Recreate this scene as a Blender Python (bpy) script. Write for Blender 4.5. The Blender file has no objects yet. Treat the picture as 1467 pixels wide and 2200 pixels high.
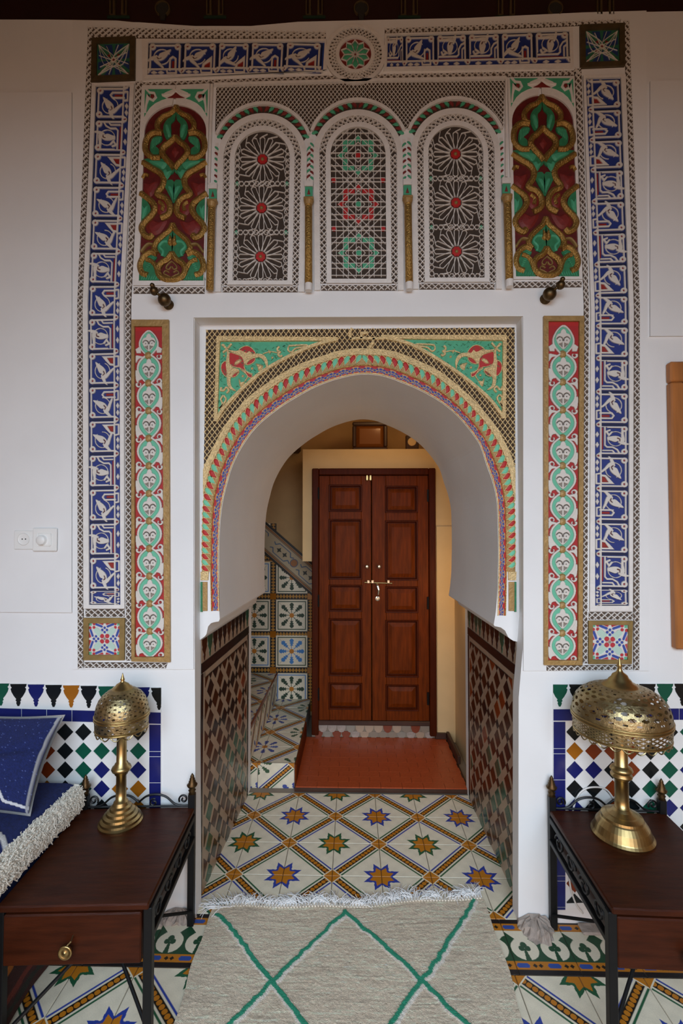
import bpy, math, random
import numpy as np
from mathutils import Vector, Matrix
random.seed(7); RNG = np.random.default_rng(7)
SC = bpy.context.scene
PI = math.pi

# ---------------------------------------------------------------- camera
FPX = 1030.0                                  # focal length in pixels of the 1467x2200 frame
CAMP = Vector((0.0, -2.0, 1.6))
YAW, PITCH = math.atan(23.5 / FPX), math.atan(30 / FPX)
cam_d = bpy.data.cameras.new('camera'); cam = bpy.data.objects.new('camera', cam_d)
SC.collection.objects.link(cam); SC.camera = cam
cam_d.sensor_fit = 'VERTICAL'; cam_d.sensor_height = 36.0; cam_d.lens = 36.0 * FPX / 2200.0
cam_d.clip_start = 0.05
cam.location = CAMP; cam.rotation_euler = (PI / 2 + PITCH, 0, YAW)

# ---------------------------------------------------------------- world, lights, exposure
wd = bpy.data.worlds.new('world'); SC.world = wd; wd.use_nodes = True
bg = wd.node_tree.nodes['Background']; bg.inputs[0].default_value = (0.62, 0.72, 0.9, 1); bg.inputs[1].default_value = 0.6

def area(name, loc, rot, sx, sy, power, color, spread=PI):
    l = bpy.data.lights.new(name, 'AREA'); l.shape = 'RECTANGLE'; l.size = sx; l.size_y = sy
    l.energy = power; l.color = color; l.spread = spread
    o = bpy.data.objects.new(name, l); SC.collection.objects.link(o)
    o.location = loc; o.rotation_euler = rot
    return o
# open courtyard beyond the doorway behind the viewer: cool sky light above, added warm fill below to tint the upper wall
area('courtyard_sky', (0.1, -5.3, 3.85), (math.radians(90 - 16), 0, 0), 7.0, 3.3, 690, (0.67, 0.84, 1.0))
area('warm_lower_fill', (0.1, -5.3, 0.7), (math.radians(90), 0, 0), 7.0, 1.4, 78, (1.0, 0.52, 0.22))
# warm lamp of the entrance hall, round the corner to the right of the arch
pl = bpy.data.lights.new('hall_lamp', 'POINT'); pl.energy = 3.0; pl.color = (1.0, 0.62, 0.24); pl.shadow_soft_size = 0.05
po = bpy.data.objects.new('hall_lamp', pl); SC.collection.objects.link(po); po.location = (0.70, 1.05, 1.15)
pl = bpy.data.lights.new('hall_fill', 'POINT'); pl.energy = 2.2; pl.color = (1.0, 0.66, 0.3); pl.shadow_soft_size = 0.06  # weak warm light added to brighten the upper hall wall
po = bpy.data.objects.new('hall_fill', pl); SC.collection.objects.link(po); po.location = (0.25, 1.3, 2.5)

SC.view_settings.view_transform = 'Standard'; SC.view_settings.look = 'None'
SC.view_settings.gamma = 1.0; SC.view_settings.use_curve_mapping = False
SC.view_settings.exposure = 0.0
SC.cycles.max_bounces = 8

# ---------------------------------------------------------------- picture <-> place
ROT = np.array(Matrix.Rotation(YAW, 3, 'Z') @ Matrix.Rotation(PI / 2 + PITCH, 3, 'X'))
CAMN = np.array(CAMP)
def rays(p):
    p = np.asarray(p, float).reshape(-1, 2)
    d = np.stack([(p[:, 0] - 733.5) / FPX, (1100 - p[:, 1]) / FPX, -np.ones(len(p))], 1)
    return d @ ROT.T
def PN(p, Y=0.0):                              # points of the photograph on the wall plane y = Y
    d = rays(p); return CAMN + d * ((Y - CAMN[1]) / d[:, 1])[:, None]
def P(x, y, Y=0.0): return PN([(x, y)], Y)[0]
def GN(p, z=0.0):                              # ... on the level z
    d = rays(p); return CAMN + d * ((z - CAMN[2]) / d[:, 2])[:, None]
def G(x, y, z=0.0): return GN([(x, y)], z)[0]
def XN(p, X):
    d = rays(p); return CAMN + d * ((X - CAMN[0]) / d[:, 0])[:, None]

# ---------------------------------------------------------------- materials
def lin(h):
    h = h.lstrip('#'); c = [int(h[i:i + 2], 16) / 255 for i in (0, 2, 4)]
    return tuple(v / 12.92 if v <= 0.04045 else ((v + 0.055) / 1.055) ** 2.4 for v in c)
def mat(name, color, rough=0.6, metal=0.0, noise=0.0, nscale=8.0, bump=0.0, bscale=40.0, stretch=None, spec=None, coat=0.0, detail=4.0, bdist=0.01):
    m = bpy.data.materials.new(name); m.use_nodes = True
    nt = m.node_tree; b = nt.nodes['Principled BSDF']
    c = lin(color) if isinstance(color, str) else color
    b.inputs['Base Color'].default_value = (*c, 1); b.inputs['Roughness'].default_value = rough; b.inputs['Metallic'].default_value = metal
    if spec is not None: b.inputs['Specular IOR Level'].default_value = spec
    if coat: b.inputs['Coat Weight'].default_value = coat; b.inputs['Coat Roughness'].default_value = 0.15
    if noise or bump:
        tc = nt.nodes.new('ShaderNodeTexCoord'); mp = nt.nodes.new('ShaderNodeMapping'); nt.links.new(tc.outputs['Object'], mp.inputs[0])
        if stretch: mp.inputs['Scale'].default_value = stretch
    if noise:
        n = nt.nodes.new('ShaderNodeTexNoise'); n.inputs['Scale'].default_value = nscale; n.inputs['Detail'].default_value = detail
        nt.links.new(mp.outputs[0], n.inputs['Vector'])
        r = nt.nodes.new('ShaderNodeMapRange'); r.inputs[1].default_value = 0.3; r.inputs[2].default_value = 0.7
        r.inputs[3].default_value = 1 - noise; r.inputs[4].default_value = 1 + noise
        nt.links.new(n.outputs[0], r.inputs[0])
        mx = nt.nodes.new('ShaderNodeMix'); mx.data_type = 'RGBA'; mx.blend_type = 'MULTIPLY'; mx.inputs[0].default_value = 1
        mx.inputs[6].default_value = (*c, 1); nt.links.new(r.outputs[0], mx.inputs[7]); nt.links.new(mx.outputs[2], b.inputs['Base Color'])
    if bump:
        n2 = nt.nodes.new('ShaderNodeTexNoise'); n2.inputs['Scale'].default_value = bscale; n2.inputs['Detail'].default_value = 3
        nt.links.new(mp.outputs[0], n2.inputs['Vector'])
        bp = nt.nodes.new('ShaderNodeBump'); bp.inputs['Strength'].default_value = bump; bp.inputs['Distance'].default_value = bdist
        nt.links.new(n2.outputs[0], bp.inputs['Height']); nt.links.new(bp.outputs[0], b.inputs['Normal'])
    return m
def attr_mat(name, rough, bump=0.0, bscale=200.0, coat=0.0):
    m = mat(name, (1, 1, 1), rough, 0, 0, 1, bump, bscale, coat=coat); nt = m.node_tree; b = nt.nodes['Principled BSDF']
    a = nt.nodes.new('ShaderNodeAttribute'); a.attribute_name = 'Col'
    nt.links.new(a.outputs['Color'], b.inputs['Base Color']); nt.links.new(a.outputs['Alpha'], b.inputs['Metallic'])
    return m
M = {}
M['plaster'] = mat('white_plaster', (0.80, 0.80, 0.80), 0.75, noise=0.03, nscale=3, bump=0.25, bscale=9)
M['stucco'] = mat('carved_stucco', (0.76, 0.73, 0.70), 0.75, noise=0.05, nscale=30, bump=0.2, bscale=120)
M['net'] = mat('stucco_net', (0.74, 0.70, 0.66), 0.75)
M['recess'] = mat('shaded_recess', lin('#54463b'), 0.85, noise=0.15, nscale=60)
M['recess_dark'] = mat('brown_recess', lin('#3c2e22'), 0.85, noise=0.2, nscale=60)
M['latticeback'] = mat('dark_lattice_back', lin('#3d322a'), 0.9)  # even dark brown sheet behind the window tracery
M['gold'] = mat('gold_leaf', lin('#a98445'), 0.42, 0.65, noise=0.22, nscale=120, bump=0.6, bscale=150)
M['goldpaint'] = mat('gold_paint', lin('#a4834f'), 0.5, 0.2, noise=0.15, nscale=40, bump=0.3, bscale=90)
M['paleg'] = mat('pale_gold', lin('#dcc08c'), 0.45, 0.45, noise=0.2, nscale=110, bump=0.6, bscale=160)
M['browngold'] = mat('dark_gold', lin('#8d7444'), 0.55, 0.2, noise=0.2, nscale=30)
M['red'] = mat('red_paint', lin('#b3201e'), 0.55, noise=0.1, nscale=50)
M['darkred'] = mat('oxblood_paint', lin('#5e1512'), 0.55, noise=0.25, nscale=50)
M['maroon'] = mat('maroon_paint', lin('#7a2622'), 0.55, noise=0.2, nscale=50)
M['green'] = mat('green_paint', lin('#4aa57e'), 0.55, noise=0.1, nscale=50)
M['mint'] = mat('mint_paint', lin('#6fc39f'), 0.6, noise=0.05, nscale=50)
M['deepgreen'] = mat('deep_green_paint', lin('#2f7a52'), 0.55, noise=0.2, nscale=60)
M['blue'] = mat('blue_paint', lin('#24418f'), 0.55, noise=0.15, nscale=50)
M['paint'] = attr_mat('painted_relief', 0.55, 0.15, 160)
M['tileprint'] = attr_mat('cement_tile_print', 0.5, 0.1, 60)
M['glaze'] = attr_mat('glazed_print', 0.25)
M['weave'] = attr_mat('woven_wool', 0.95, 0.6, 420)
M['walnut'] = mat('dark_red_wood', lin('#3a1708'), 0.42, noise=0.3, nscale=7, bump=0.08, bscale=30, stretch=(1.2, 9, 9), spec=.2)
M['doorwood'] = mat('door_wood', lin('#642905'), 0.5, noise=0.32, nscale=6, bump=0.1, bscale=25, stretch=(9, 9, 1.0), spec=.1)
M['doordark'] = mat('door_frame_wood', lin('#461804'), 0.5, noise=0.25, nscale=6, stretch=(9, 9, 1.0), spec=.1)
M['pine'] = mat('varnished_pine', lin('#a86a36'), 0.45, noise=0.2, nscale=5, stretch=(9, 9, 0.8))
M['darkwood'] = mat('dark_wood', lin('#3c2216'), 0.5, noise=0.25, nscale=6)
M['iron'] = mat('black_iron', lin('#17181a'), 0.45, 0.5, noise=0.1, nscale=20)
M['brass'] = mat('polished_brass', lin('#b39a68'), 0.34, 1.0, noise=0.15, nscale=25)
M['brassold'] = mat('aged_brass', lin('#a3926c'), 0.42, 1.0, noise=0.25, nscale=40, bump=0.2, bscale=120)
M['brassdark'] = mat('dark_brass', lin('#5d4a31'), 0.4, 0.9, noise=0.2, nscale=40)
M['dark'] = mat('dark_inside', (0.02, 0.017, 0.013), 0.9)
M['steel'] = mat('nickel', lin('#c8c0ac'), 0.3, 0.9)
M['plastic'] = mat('white_plastic', (0.82, 0.82, 0.80), 0.35)
M['cable'] = mat('white_cable', (0.75, 0.73, 0.7), 0.4)
M['wool'] = mat('cream_wool', lin('#d8d0c2'), 0.95, noise=0.1, nscale=60)
M['fringe'] = mat('white_cotton', (0.82, 0.81, 0.8), 0.9)
M['cream'] = mat('cream_wall', lin('#d8b988'), 0.8, noise=0.06, nscale=4, bump=0.2, bscale=12)
M['tan'] = mat('tan_wall', lin('#b8976a'), 0.85, noise=0.1, nscale=5, bump=0.3, bscale=14)
M['terracotta'] = mat('terracotta', lin('#a84a24'), 0.42, noise=0.14, nscale=6, coat=0.1)
M['grout'] = mat('grout', lin('#8c7f70'), 0.9)
M['mortar'] = mat('broken_mortar', lin('#a3968c'), 0.95, noise=0.2, nscale=20, bump=0.8, bscale=40)
M['amber'] = mat('amber_glass', lin('#7a4514'), 0.18, 0.1, coat=0.5)
M['zwhite'] = mat('zellij_white', (0.78, 0.78, 0.77), 0.22, noise=0.05, nscale=9)
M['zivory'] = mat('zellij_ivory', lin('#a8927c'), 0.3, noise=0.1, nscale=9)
M['front'] = mat('tan_plaster', lin('#a07a50'), 0.85)
M['zdark'] = mat('zellij_dark_brown', lin('#3a1c10'), 0.25, noise=0.15, nscale=9)
M['grime'] = mat('grimy_gold', lin('#4e4028'), 0.6, 0.1, noise=0.25, nscale=30)
M['zblack'] = mat('zellij_black', lin('#15191b'), 0.2)
M['zblue'] = mat('zellij_blue', lin('#1b2163'), 0.2, noise=0.1, nscale=9)
M['zgreen'] = mat('zellij_green', lin('#14523f'), 0.2, noise=0.12, nscale=9)
M['zochre'] = mat('zellij_ochre', lin('#9c5f17'), 0.2, noise=0.12, nscale=9)
M['zbrown'] = mat('zellij_brown', lin('#7a3414'), 0.22, noise=0.12, nscale=9)
M['zgrey'] = mat('zellij_grey', lin('#8f887c'), 0.3, noise=0.12, nscale=9)
M['oldpaint'] = mat('faded_ochre_paint', lin('#4f3f22'), 0.7, noise=0.2, nscale=30)
M['oldgreen'] = mat('faded_green_paint', lin('#18301f'), 0.7, noise=0.2, nscale=30)
M['ceilwood'] = mat('ceiling_wood', lin('#2a0f08'), 0.6, noise=0.2, nscale=5)

# ---------------------------------------------------------------- mesh helpers
class MB:
    def __init__(s): s.v = []; s.f = []; s.mi = []; s.n = 0
    def add(s, v, f, mi=0):
        v = np.asarray(v, float).reshape(-1, 3); s.v.append(v); o = s.n
        for q in f: s.f.append(tuple(i + o for i in q)); s.mi.append(mi)
        s.n += len(v); return s
    def box(s, x0, x1, y0, y1, z0, z1, mi=0):
        v = [(x, y, z) for x in (x0, x1) for y in (y0, y1) for z in (z0, z1)]
        return s.add(v, [(0, 1, 3, 2), (4, 6, 7, 5), (0, 4, 5, 1), (2, 3, 7, 6), (0, 2, 6, 4), (1, 5, 7, 3)], mi)
    def bbox(s, x0, x1, y0, y1, z0, z1, b, mi=0):      # a box with bevelled edges
        c = np.array([(x0 + x1) / 2, (y0 + y1) / 2, (z0 + z1) / 2]); h = np.array([abs(x1 - x0), abs(y1 - y0), abs(z1 - z0)]) / 2
        v = []; idx = {}
        for sx in (-1, 1):
            for sy in (-1, 1):
                for sz in (-1, 1):
                    for a in range(3):
                        q = np.array([sx, sy, sz]) * h; w = q.copy()
                        for k in range(3):
                            if k != a: w[k] -= math.copysign(b, q[k])
                        idx[(sx, sy, sz, a)] = len(v); v.append(c + w)
        f = []
        S = (-1, 1)
        for a in range(3):
            o1, o2 = [k for k in range(3) if k != a]
            for sg in S:
                q = []
                for (p1, p2) in ((-1, -1), (1, -1), (1, 1), (-1, 1)):
                    t = [0, 0, 0]; t[a] = sg; t[o1] = p1; t[o2] = p2; q.append(idx[(*t, a)])
                f.append(q)
            for p1 in S:
                for p2 in S:
                    q = []
                    t = [0, 0, 0]; t[o1] = p1; t[o2] = p2
                    t[a] = -1; q.append(idx[(*t, o1)]); q.append(idx[(*t, o2)])
                    t[a] = 1; q.append(idx[(*t, o2)]); q.append(idx[(*t, o1)]); f.append(q)
        for sx in S:
            for sy in S:
                for sz in S: f.append([idx[(sx, sy, sz, a)] for a in range(3)])
        return s.add(v, f, mi)
    def prism(s, pts, axis, a0, a1, mi=0):             # outline in the two other axes, extruded along axis
        n = len(pts); v = []
        for a in (a0, a1):
            for p in pts:
                t = list(p); t.insert(axis, a); v.append(t)
        f = [tuple(range(n)), tuple(range(2 * n - 1, n - 1, -1))] + [(i, (i + 1) % n, n + (i + 1) % n, n + i) for i in range(n)]
        return s.add(v, f, mi)
    def tube(s, pts, r, k=8, mi=0, closed=False, cap=True):
        pts = np.asarray(pts, float); n = len(pts); r = np.broadcast_to(np.asarray(r, float), (n,))
        T = np.roll(pts, -1, 0) - np.roll(pts, 1, 0)
        if not closed: T[0] = pts[1] - pts[0]; T[-1] = pts[-1] - pts[-2]
        T /= np.linalg.norm(T, axis=1)[:, None] + 1e-12
        up = np.array([0, 0, 1.0]) if abs(T[0][2]) < 0.9 else np.array([1.0, 0, 0])
        N = np.cross(T[0], up); N /= np.linalg.norm(N); v = []
        for i in range(n):
            N = N - T[i] * (N @ T[i]); N /= np.linalg.norm(N) + 1e-12; B = np.cross(T[i], N)
            for j in range(k):
                a = 2 * PI * j / k; v.append(pts[i] + r[i] * (N * math.cos(a) + B * math.sin(a)))
        f = []
        for i in range(n if closed else n - 1):
            i2 = (i + 1) % n
            for j in range(k): f.append((i * k + j, i * k + (j + 1) % k, i2 * k + (j + 1) % k, i2 * k + j))
        if cap and not closed: f += [tuple(range(k)), tuple(range((n - 1) * k, n * k))]
        return s.add(v, f, mi)
    def lathe(s, prof, c=(0, 0, 0), k=32, mi=0, axis=2):   # profile (radius, height)
        v = []; n = len(prof)
        for (r, h) in prof:
            for j in range(k):
                a = 2 * PI * j / k; q = [r * math.cos(a), r * math.sin(a)]; q.insert(axis, h)
                v.append([q[i] + c[i] for i in range(3)])
        f = [(i * k + j, i * k + (j + 1) % k, (i + 1) * k + (j + 1) % k, (i + 1) * k + j) for i in range(n - 1) for j in range(k)]
        if prof[0][0] > 1e-5: f.append(tuple(range(k)))
        if prof[-1][0] > 1e-5: f.append(tuple(range((n - 1) * k, n * k)))
        return s.add(v, f, mi)
    # ---- relief on a wall plane; pts are photograph coordinates, d is how far it stands out
    def poly(s, pts, d0, d1, Y=0.0, mi=0):
        b = PN(pts, Y); n = len(b); a = b.copy(); b = b.copy(); a[:, 1] -= d0; b[:, 1] -= d1
        f = [tuple(range(n, 2 * n))] + [(i, (i + 1) % n, n + (i + 1) % n, n + i) for i in range(n)]
        return s.add(np.vstack([a, b]), f, mi)
    def dome(s, pts, d0, d1, Y=0.0, mi=0, c=None):
        p = np.asarray(pts, float); c = p.mean(0) if c is None else np.asarray(c, float); n = len(p)
        mid = c + (p - c) * 0.62; R = [p, mid, c[None]]; D = [d0, d0 + (d1 - d0) * 0.8, d1]; V = []
        for q, d in zip(R, D):
            w = PN(q, Y).copy(); w[:, 1] -= d; V.append(w)
        f = [(i, (i + 1) % n, n + (i + 1) % n, n + i) for i in range(n)] + [(n + i, n + (i + 1) % n, 2 * n) for i in range(n)]
        return s.add(np.vstack(V), f, mi)
    def stroke(s, pts, w, d0, d1, Y=0.0, mi=0, closed=False, rnd=False, fn=None, ridge=False):
        p = np.asarray(pts, float); n = len(p)
        if n < 2: return s
        T = np.roll(p, -1, 0) - np.roll(p, 1, 0)
        if not closed: T[0] = p[1] - p[0]; T[-1] = p[-1] - p[-2]
        T /= np.linalg.norm(T, axis=1)[:, None] + 1e-9; N = np.stack([-T[:, 1], T[:, 0]], 1)
        w = np.broadcast_to(np.asarray(w, float), (n,))
        if n > 2:                                      # mitre
            E = p[1:] - p[:-1]; E /= np.linalg.norm(E, axis=1)[:, None] + 1e-9
            mt = np.ones(n); cosv = np.clip((T[1:-1] * E[:-1]).sum(1), 0.5, 1); mt[1:-1] = 1 / cosv; w = w * mt
        prof = [(-.5, 0), (-.42, .55), (-.2, .92), (0, 1), (.2, .92), (.42, .55), (.5, 0)] if rnd else [(-.5, 0), (-.36, 1), (.36, 1), (.5, 0)]
        if ridge: prof = [(-.5, 0), (-.48, .5), (-.06, 1), (.06, 1), (.48, .5), (.5, 0)]
        k = len(prof); V = np.zeros((n, k, 3))
        for j, (o, h) in enumerate(prof):
            q = p + N * (w * o)[:, None]
            if fn is None:
                g = PN(q, Y).copy(); g[:, 1] -= d0 + (d1 - d0) * h
            else: g = fn(q, d0 + (d1 - d0) * h)
            V[:, j] = g
        f = []
        for i in range(n if closed else n - 1):
            i2 = (i + 1) % n
            for j in range(k - 1): f.append((i * k + j, i * k + j + 1, i2 * k + j + 1, i2 * k + j))
        if not closed: f += [tuple(range(k)), tuple(range((n - 1) * k, n * k))]
        return s.add(V.reshape(-1, 3), f, mi)
    def band(s, A, B, d0, d1, Y=0.0, mi=0, closed=False):   # strip between two polylines
        A = PN(A, Y).copy(); B = PN(B, Y).copy(); n = len(A); V = []
        for q, d in ((A, d0), (A, d1), (B, d1), (B, d0)):
            g = q.copy(); g[:, 1] -= d; V.append(g)
        f = []
        for i in range(n if closed else n - 1):
            i2 = (i + 1) % n
            for j in range(3): f.append((j * n + i, j * n + i2, (j + 1) * n + i2, (j + 1) * n + i))
        if not closed: f += [tuple(j * n for j in range(4)), tuple(j * n + n - 1 for j in range(4))]
        return s.add(np.vstack(V), f, mi)
    def mesh(s, name, mats, smooth=False, origin=None):
        V = np.vstack(s.v) if s.v else np.zeros((0, 3)); o = (V.min(0) + V.max(0)) / 2 if origin is None else np.asarray(origin, float)
        me = bpy.data.meshes.new(name); me.from_pydata((V - o).tolist(), [], s.f)
        for m in (mats if isinstance(mats, (list, tuple)) else [mats]): me.materials.append(m)
        if any(s.mi): me.polygons.foreach_set('material_index', s.mi)
        if smooth: me.polygons.foreach_set('use_smooth', [True] * len(s.f))
        me.update(); return me, o

WL = {}                                           # world location of every object built
def tag(o, label=None, cat=None, group=None, kind=None):
    for k, v in (('label', label), ('category', cat), ('group', group), ('kind', kind)):
        if v: o[k] = v
    return o
def place(name, me, loc, parent=None, rot=None, scale=None, **kw):
    o = bpy.data.objects.new(name, me); SC.collection.objects.link(o); loc = np.asarray(loc, float)
    if parent is not None: o.parent = parent; o.location = loc - WL[parent.name]
    else: o.location = loc
    if rot is not None: o.rotation_euler = rot
    if scale is not None: o.scale = scale
    WL[o.name] = loc; return tag(o, **kw)
def obj(name, mb, mats, parent=None, smooth=False, origin=None, **kw):
    me, o = mb.mesh(name, mats, smooth, origin); return place(name, me, o, parent, **kw)
def thing(name, loc, label, cat, group=None, rot=None):
    o = place(name, None, loc, None, rot, label=label, cat=cat, group=group); o.empty_display_size = 0.05; return o
def copy_tree(root, delta, label=None, group=None):
    """a thing, its parts and their sub-parts, moved by delta"""
    kids = {}
    for q in SC.objects:
        if q.parent: kids.setdefault(q.parent.name, []).append(q)
    def rec(o, par):
        c = o.copy(); SC.collection.objects.link(c)
        if par is not None: c.parent = par
        for ch in kids.get(o.name, []): rec(ch, c)
        return c
    r = rec(root, None); r.location = Vector(root.location) + Vector(delta)
    WL[r.name] = np.array(r.location)
    if label: r['label'] = label
    if group: r['group'] = group
    return r
def spline(pts, n=6, closed=False):
    p = np.asarray(pts, float); m = len(p); out = []
    for i in range(m if closed else m - 1):
        if closed: a, b, c, d = p[i - 1], p[i], p[(i + 1) % m], p[(i + 2) % m]
        else: b, c = p[i], p[i + 1]; a = p[i - 1] if i else 2 * b - c; d = p[i + 2] if i + 2 < m else 2 * c - b
        for k in range(n):
            t = k / n; out.append(0.5 * (2 * b + (c - a) * t + (2 * a - 5 * b + 4 * c - d) * t * t + (3 * b - a - 3 * c + d) * t ** 3))
    if not closed: out.append(p[-1])
    return np.array(out)
def resample(p, n):
    p = np.asarray(p, float); s = np.r_[0, np.cumsum(np.linalg.norm(np.diff(p, axis=0), axis=1))]
    t = np.linspace(0, s[-1], n); return np.stack([np.interp(t, s, p[:, i]) for i in range(p.shape[1])], 1)
def inside(pts, poly):
    x, y = pts[..., 0], pts[..., 1]; r = np.zeros(x.shape, bool); q = np.asarray(poly, float)
    for i in range(len(q)):
        (x1, y1), (x2, y2) = q[i - 1], q[i]
        if y1 != y2:
            c = ((y1 > y) != (y2 > y)) & (x < (x2 - x1) * (y - y1) / (y2 - y1) + x1); r ^= c
    return r
def segs_in(fn, bbox, pitch, ang, step=1.5):
    """straight lines at an angle across a box, cut to where fn(points) is true"""
    x0, y0, x1, y1 = bbox; c = np.array([(x0 + x1) / 2, (y0 + y1) / 2]); L = math.hypot(x1 - x0, y1 - y0) / 2
    d = np.array([math.cos(ang), math.sin(ang)]); nrm = np.array([-d[1], d[0]]); out = []
    t = np.arange(-L, L, step)
    for k in np.arange(-math.floor(L / pitch), math.floor(L / pitch) + 1):
        q = c + nrm * (k * pitch) + t[:, None] * d; m = fn(q); i = 0
        e = np.flatnonzero(np.diff(np.r_[0, m.astype(int), 0]))
        for a, b in zip(e[::2], e[1::2]):
            if b - a >= 2: out.append((q[a], q[b - 1]))
    return out
def net(mb, fn, bbox, pitch, deg, w, d0, d1, Y=0.0, mi=0):
    for k, a in enumerate((deg, 180 - deg)):
        for p, q in segs_in(fn, bbox, pitch, math.radians(a)): mb.stroke([p, q], w, d0, d1 - 0.0004 * k, Y, mi)
def strip_net(mb, a0, a1, b0, b1, pitch, w, d0, d1, Y=0.0, mi=0, lean=1.15):
    """crossing bars that fill the strip between line a0-a1 and line b0-b1"""
    a0, a1, b0, b1 = [np.asarray(q, float) for q in (a0, a1, b0, b1)]
    L = np.linalg.norm(a1 - a0); W = np.linalg.norm(b0 - a0); n = max(2, int(round(L / pitch))); k = W / L * lean
    A = lambda t: a0 + (a1 - a0) * t
    B = lambda t: b0 + (b1 - b0) * t
    def clip(t0, t1):                              # keep 0..1 along the strip
        s0, s1 = 0.0, 1.0
        if t0 < 0: s0 = (0 - t0) / (t1 - t0)
        if t0 > 1: s0 = (1 - t0) / (t1 - t0)
        if t1 < 0: s1 = (0 - t0) / (t1 - t0)
        if t1 > 1: s1 = (1 - t0) / (t1 - t0)
        return s0, s1
    for i in range(-int(k * n) - 1, n + int(k * n) + 2):
        for sg in (1, -1):
            t0 = i / n; t1 = t0 + sg * k
            if max(t0, t1) <= 0 or min(t0, t1) >= 1: continue
            s0, s1 = clip(t0, t1)
            if s1 - s0 < 0.1: continue
            f = lambda s: A(t0 + (t1 - t0) * s) * (1 - s) + B(t0 + (t1 - t0) * s) * s
            j = RNG.normal(0, 0.35, 2)
            mb.stroke([f(s0) + j, f(s1) + j], w, d0, d1 - (0.0004 if sg > 0 else 0), Y, mi)

# ---------------------------------------------------------------- carved and printed cells (height + colour on a grid)
class Cv:
    def __init__(s, w, h, res, col, h0=0.0):
        nx, ny = int(round(w / res)) + 1, int(round(h / res)) + 1
        s.nx, s.ny = nx, ny; X, Y = np.meshgrid(np.linspace(0, w, nx), np.linspace(0, h, ny)); s.P = np.stack([X, Y], -1)
        s.H = np.full((ny, nx), float(h0)); s.C = np.zeros((ny, nx, 4)); s.C[..., :3] = lin(col) if isinstance(col, str) else col; s.w, s.h = w, h
    def put(s, m, col, h=None, metal=0.0):
        s.C[m, :3] = lin(col) if isinstance(col, str) else col; s.C[m, 3] = metal
        if h is not None: s.H[m] = h[m] if isinstance(h, np.ndarray) else h
        return s
    def poly(s, pts, col, h=None, metal=0.0): return s.put(inside(s.P, pts), col, h, metal)
    def dist(s, pts, closed=False):
        p = np.asarray(pts, float)
        if closed: p = np.vstack([p, p[:1]])
        D = np.full(s.H.shape, 1e9)
        for a, b in zip(p[:-1], p[1:]):
            e = b - a; t = np.clip(((s.P - a) @ e) / (e @ e + 1e-12), 0, 1); D = np.minimum(D, np.linalg.norm(s.P - a - t[..., None] * e, axis=-1))
        return D
    def line(s, pts, w, col, h=None, closed=False, rnd=0.0, metal=0.0):
        D = s.dist(pts, closed); m = D < w / 2
        if h is not None and rnd: h = h + rnd * np.sqrt(np.clip(1 - (D / (w / 2)) ** 2, 0, 1))
        return s.put(m, col, h, metal)
    def disc(s, x, y, r, col, h=None, metal=0.0, r0=0.0, ry=None):
        d = np.hypot(s.P[..., 0] - x, (s.P[..., 1] - y) * (r / ry if ry else 1)); return s.put((d < r) & (d >= r0), col, h, metal)
    def grain(s, k):
        s.C[..., :3] *= (1 + RNG.normal(0, k, s.H.shape))[..., None]; s.C[..., :3] = np.clip(s.C[..., :3], 0, 1); return s
def cvmesh(name, cv, pos, material, smooth=False):
    """pos(px grid, height) -> xyz grid"""
    V = pos(cv.P, cv.H).reshape(-1, 3); nx, ny = cv.nx, cv.ny
    i = (np.arange(ny - 1)[:, None] * nx + np.arange(nx - 1)[None]).ravel(); Fq = np.stack([i, i + nx, i + nx + 1, i + 1], 1)
    me = bpy.data.meshes.new(name); me.vertices.add(len(V)); me.vertices.foreach_set('co', V.ravel())
    me.loops.add(len(Fq) * 4); me.loops.foreach_set('vertex_index', Fq.ravel().astype(np.int32))
    me.polygons.add(len(Fq)); me.polygons.foreach_set('loop_start', np.arange(0, len(Fq) * 4, 4, dtype=np.int32))
    try: me.polygons.foreach_set('loop_total', np.full(len(Fq), 4, dtype=np.int32))
    except Exception: pass
    if smooth: me.polygons.foreach_set('use_smooth', np.ones(len(Fq), bool))
    at = me.color_attributes.new('Col', 'FLOAT_COLOR', 'POINT'); at.data.foreach_set('color', cv.C.reshape(-1, 4).astype(np.float32).ravel())
    me.materials.append(material); me.update(calc_edges=True); me.validate(); return me
def unit_pos(cv):                                  # x -.5..+.5, z +.5..-.5, height towards -y in metres
    return lambda p, h: np.stack([p[..., 0] / cv.w - 0.5, -h, 0.5 - p[..., 1] / cv.h], -1)
def flat_pos(cv, sx, sy):                          # printed tile lying in the floor, local metres, y away
    return lambda p, h: np.stack([(p[..., 0] / cv.w - 0.5) * sx, (0.5 - p[..., 1] / cv.h) * sy, h], -1)
# ================================================================ SETTING
B0 = 0.008                                         # face of the plaster coat that carries the carving
YR = 0.07                                          # face of the recessed arch panel
INTR = [(472, 1330), (470.5, 1300), (470.5, 1240), (470.5, 1190), (472.6, 1133), (478, 1082), (489, 1036), (500, 1000), (519, 962), (542.7, 927.7), (566, 904), (591.8, 883.5),
        (615, 867), (640.9, 851.6), (671, 835), (702, 822), (739, 811), (777, 804.5), (811.8, 806.5), (838, 813), (863.6, 822.8), (890, 833.5), (915.4, 846), (943, 862), (967, 880), (988, 900),
        (1006, 921), (1020, 940), (1032, 960), (1045, 1000), (1057, 1033), (1066, 1071.6), (1068.7, 1112), (1070, 1184), (1069.5, 1225), (1068.7, 1266), (1065, 1313), (1060.5, 1342)]
INTR_S = spline(INTR, 3)
EXTL = [(428, 1376), (440, 1367), (443.5, 1362), (447, 1346), (453, 1339), (459, 1337), (470, 1335)]
EXTR = [(1062, 1345), (1075.5, 1348), (1085, 1355), (1091, 1368), (1095, 1372), (1103, 1377), (1113, 1379)]
XL, XR = P(428, 1376, YR)[0], P(1113, 1379, YR)[0]
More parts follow.
